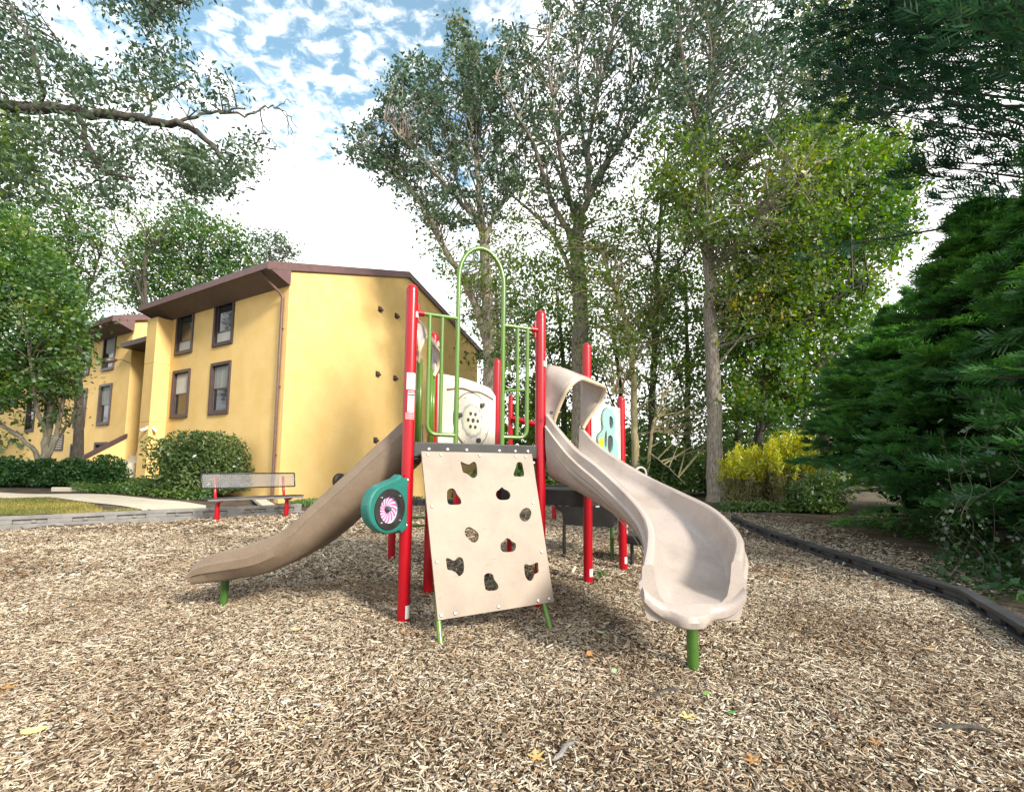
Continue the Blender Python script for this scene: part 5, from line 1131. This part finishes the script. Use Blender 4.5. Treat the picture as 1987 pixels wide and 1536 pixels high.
for a in (('pale green oval leaf lying left of the curved slide foot', 1191, 1307, .055, (.42, .58, .30)), ('small green leaf lying just right of the curved slide foot', 1370, 1349, .05, (.22, .42, .10)), ('pale green leaf lying beneath the curved slide exit', 1165, 1233, .06, (.48, .60, .28)),
          ('bright green small leaf right of the yellow lobed leaf', 1419, 1388, .045, (.10, .38, .08)), ('orange brown curled leaf between the wall legs and the slide foot', 1145, 1280, .075, (.40, .17, .05), 0, 1.2),
          ('yellow lobed leaf in the foreground below the slide foot', 1334, 1398, .085, (.75, .60, .22), 5, .5), ('orange lobed leaf in front of the tall red front post', 785, 1241, .075, (.50, .20, .06), 5, .6), ('reddish leaf on the chips near the right border', 1647, 1115, .10, (.30, .08, .04), 5, .6),
          ('rust leaf on the chips right of the curved slide', 1556, 1140, .09, (.38, .12, .05), 5, .5), ('pale yellow leaf at the lower left of the foreground', 64, 1430, .085, (.80, .66, .25), 0, .3), ('brown lobed leaf at the left edge of the chips', 14, 1350, .085, (.45, .24, .07), 5, .5),
          ('tan leaf left of the climbing wall foot', 573, 1232, .08, (.62, .52, .28)), ('brown lobed leaf at the bottom right of the foreground', 1460, 1490, .09, (.48, .24, .08), 5, .5), ('brown lobed leaf in the right foreground under the conifers', 1700, 1462, .08, (.42, .22, .09), 5, .5), ('ochre leaf at the bottom centre of the foreground', 1040, 1490, .08, (.58, .36, .12), 5, .5)):
    fallen(*a)
def stick(label, px, py, L, r_, th, mat, name='stick'):
    p = gnd(px, py); z = float(mound(np.array([[p[0], p[1]]]))[0])+.02; mb = MB(); d = np.array([math.cos(th), math.sin(th), 0]); s_ = np.array([-d[1], d[0], 0])
    mb.tube([d*L*t+s_*L*.06*math.sin(7*t)+np.array([0, 0, .01*math.sin(3*t)]) for t in np.linspace(-.5, .5, 7)], [r_*.6, r_, r_*1.1, r_, r_*.9, r_*.8, r_*.5], 7)
    o = mb.build(name, M[mat], None, True); o.location = (p[0], p[1], z); props(o, label, 'stick')
stick('reddish brown bark strip lying below the curved slide foot', 1285, 1346, .16, .014, .1, 'barkd')
stick('grey weathered stick in the bottom centre foreground', 1092, 1476, .12, .010, .7, 'kerbpale')
stick('dark damp stick on the chips in the right foreground', 1855, 1436, .22, .012, -.4, 'barkd')
stick('dark stick behind the climbing wall leg, left of the slide exit', 1190, 1222, .28, .012, .5, 'barkd')
shrub('tiny green weed growing beside the red post under the curved slide', tuple(gnd(1165, 1122)[:2]), (.08, .08, .14), 60, .05, 'ivy', 'weed_clump', .5, False, 2, 'weeds')

# ------------------------------------------------------------------ sky and sun
SUN_AZ, SUN_EL = R(-44), R(29)       # azimuth from +x towards +y
w = bpy.data.worlds.new('World'); scene.world = w; w.use_nodes = True; nt = w.node_tree; nt.nodes.clear()
sky = N(nt, 'ShaderNodeTexSky', sky_type='NISHITA'); sky.sun_disc = False; sky.sun_elevation = SUN_EL; sky.sun_rotation = math.pi/2-SUN_AZ
sky.dust_density = .6; sky.ozone_density = 1.0; sky.air_density = 1.0
tc = N(nt, 'ShaderNodeTexCoord'); sx = N(nt, 'ShaderNodeSeparateXYZ'); nt.links.new(tc.outputs['Generated'], sx.inputs[0])
zz = N(nt, 'ShaderNodeMath', operation='ADD'); nt.links.new(sx.outputs[2], zz.inputs[0]); zz.inputs[1].default_value = .12
zm = N(nt, 'ShaderNodeMath', operation='MAXIMUM'); nt.links.new(zz.outputs[0], zm.inputs[0]); zm.inputs[1].default_value = .03
dv = N(nt, 'ShaderNodeVectorMath', operation='DIVIDE'); cb = N(nt, 'ShaderNodeCombineXYZ')
for k in range(3): nt.links.new(zm.outputs[0], cb.inputs[k])
nt.links.new(tc.outputs['Generated'], dv.inputs[0]); nt.links.new(cb.outputs[0], dv.inputs[1])
mp = N(nt, 'ShaderNodeMapping'); mp.inputs['Rotation'].default_value = (0, 0, .6); mp.inputs['Scale'].default_value = (1, 1.25, 0); nt.links.new(dv.outputs[0], mp.inputs[0])
n1 = N(nt, 'ShaderNodeTexNoise', Scale=21, Detail=7, Roughness=.6, Distortion=.5); nt.links.new(mp.outputs[0], n1.inputs['Vector'])
n2 = N(nt, 'ShaderNodeTexNoise', Scale=.9, Detail=2); nt.links.new(mp.outputs[0], n2.inputs['Vector'])
ad = N(nt, 'ShaderNodeMath', operation='MULTIPLY_ADD'); nt.links.new(n2.outputs[0], ad.inputs[0]); ad.inputs[1].default_value = .55; nt.links.new(n1.outputs[0], ad.inputs[2])
# thicker cloud towards the horizon and to the right (the sun's side)
hz = N(nt, 'ShaderNodeMapRange'); nt.links.new(sx.outputs[2], hz.inputs[0]); hz.inputs[1].default_value = .63; hz.inputs[2].default_value = .47; hz.inputs[3].default_value = 0; hz.inputs[4].default_value = .34
a2 = N(nt, 'ShaderNodeMath', operation='ADD'); nt.links.new(ad.outputs[0], a2.inputs[0]); nt.links.new(hz.outputs[0], a2.inputs[1])
rx = N(nt, 'ShaderNodeMapRange'); nt.links.new(sx.outputs[0], rx.inputs[0]); rx.inputs[1].default_value = -.08; rx.inputs[2].default_value = .04; rx.inputs[3].default_value = 0; rx.inputs[4].default_value = .26
a3 = N(nt, 'ShaderNodeMath', operation='ADD'); nt.links.new(a2.outputs[0], a3.inputs[0]); nt.links.new(rx.outputs[0], a3.inputs[1])
cl = N(nt, 'ShaderNodeMapRange', interpolation_type='SMOOTHSTEP'); nt.links.new(a3.outputs[0], cl.inputs[0]); cl.inputs[1].default_value = .75; cl.inputs[2].default_value = 1.12; cl.inputs[3].default_value = .10
CLOUD, SKYS = 1.3, .15
b1 = N(nt, 'ShaderNodeBackground', Strength=SKYS); tn = N(nt, 'ShaderNodeMixRGB', blend_type='MULTIPLY'); tn.inputs[0].default_value = 1; tn.inputs[2].default_value = (.55, 1.15, 1.10, 1); nt.links.new(sky.outputs[0], tn.inputs[1]); nt.links.new(tn.outputs[0], b1.inputs[0])
b2 = N(nt, 'ShaderNodeBackground', Strength=CLOUD); b2.inputs[0].default_value = (1, .99, .98, 1)
ms = N(nt, 'ShaderNodeMixShader'); nt.links.new(cl.outputs[0], ms.inputs[0]); nt.links.new(b1.outputs[0], ms.inputs[1]); nt.links.new(b2.outputs[0], ms.inputs[2])
wo = N(nt, 'ShaderNodeOutputWorld'); nt.links.new(ms.outputs[0], wo.inputs[0])
sl = bpy.data.lights.new('sun', 'SUN'); sl.energy = 3.9; sl.angle = R(11); sl.color = (1, .93, .80)
so = bpy.data.objects.new('sun', sl); COL.objects.link(so)
sd_ = Vector((math.cos(SUN_EL)*math.cos(SUN_AZ), math.cos(SUN_EL)*math.sin(SUN_AZ), math.sin(SUN_EL)))
so.rotation_euler = sd_.to_track_quat('Z', 'Y').to_euler(); so.location = (0, 0, 30)
scene.render.engine = 'CYCLES'
vs = scene.view_settings; vs.view_transform = 'Standard'; vs.look = 'None'; vs.gamma = 1; vs.exposure = .75
scene.cycles.max_bounces = 6; scene.cycles.transparent_max_bounces = 4; scene.cycles.diffuse_bounces = 3
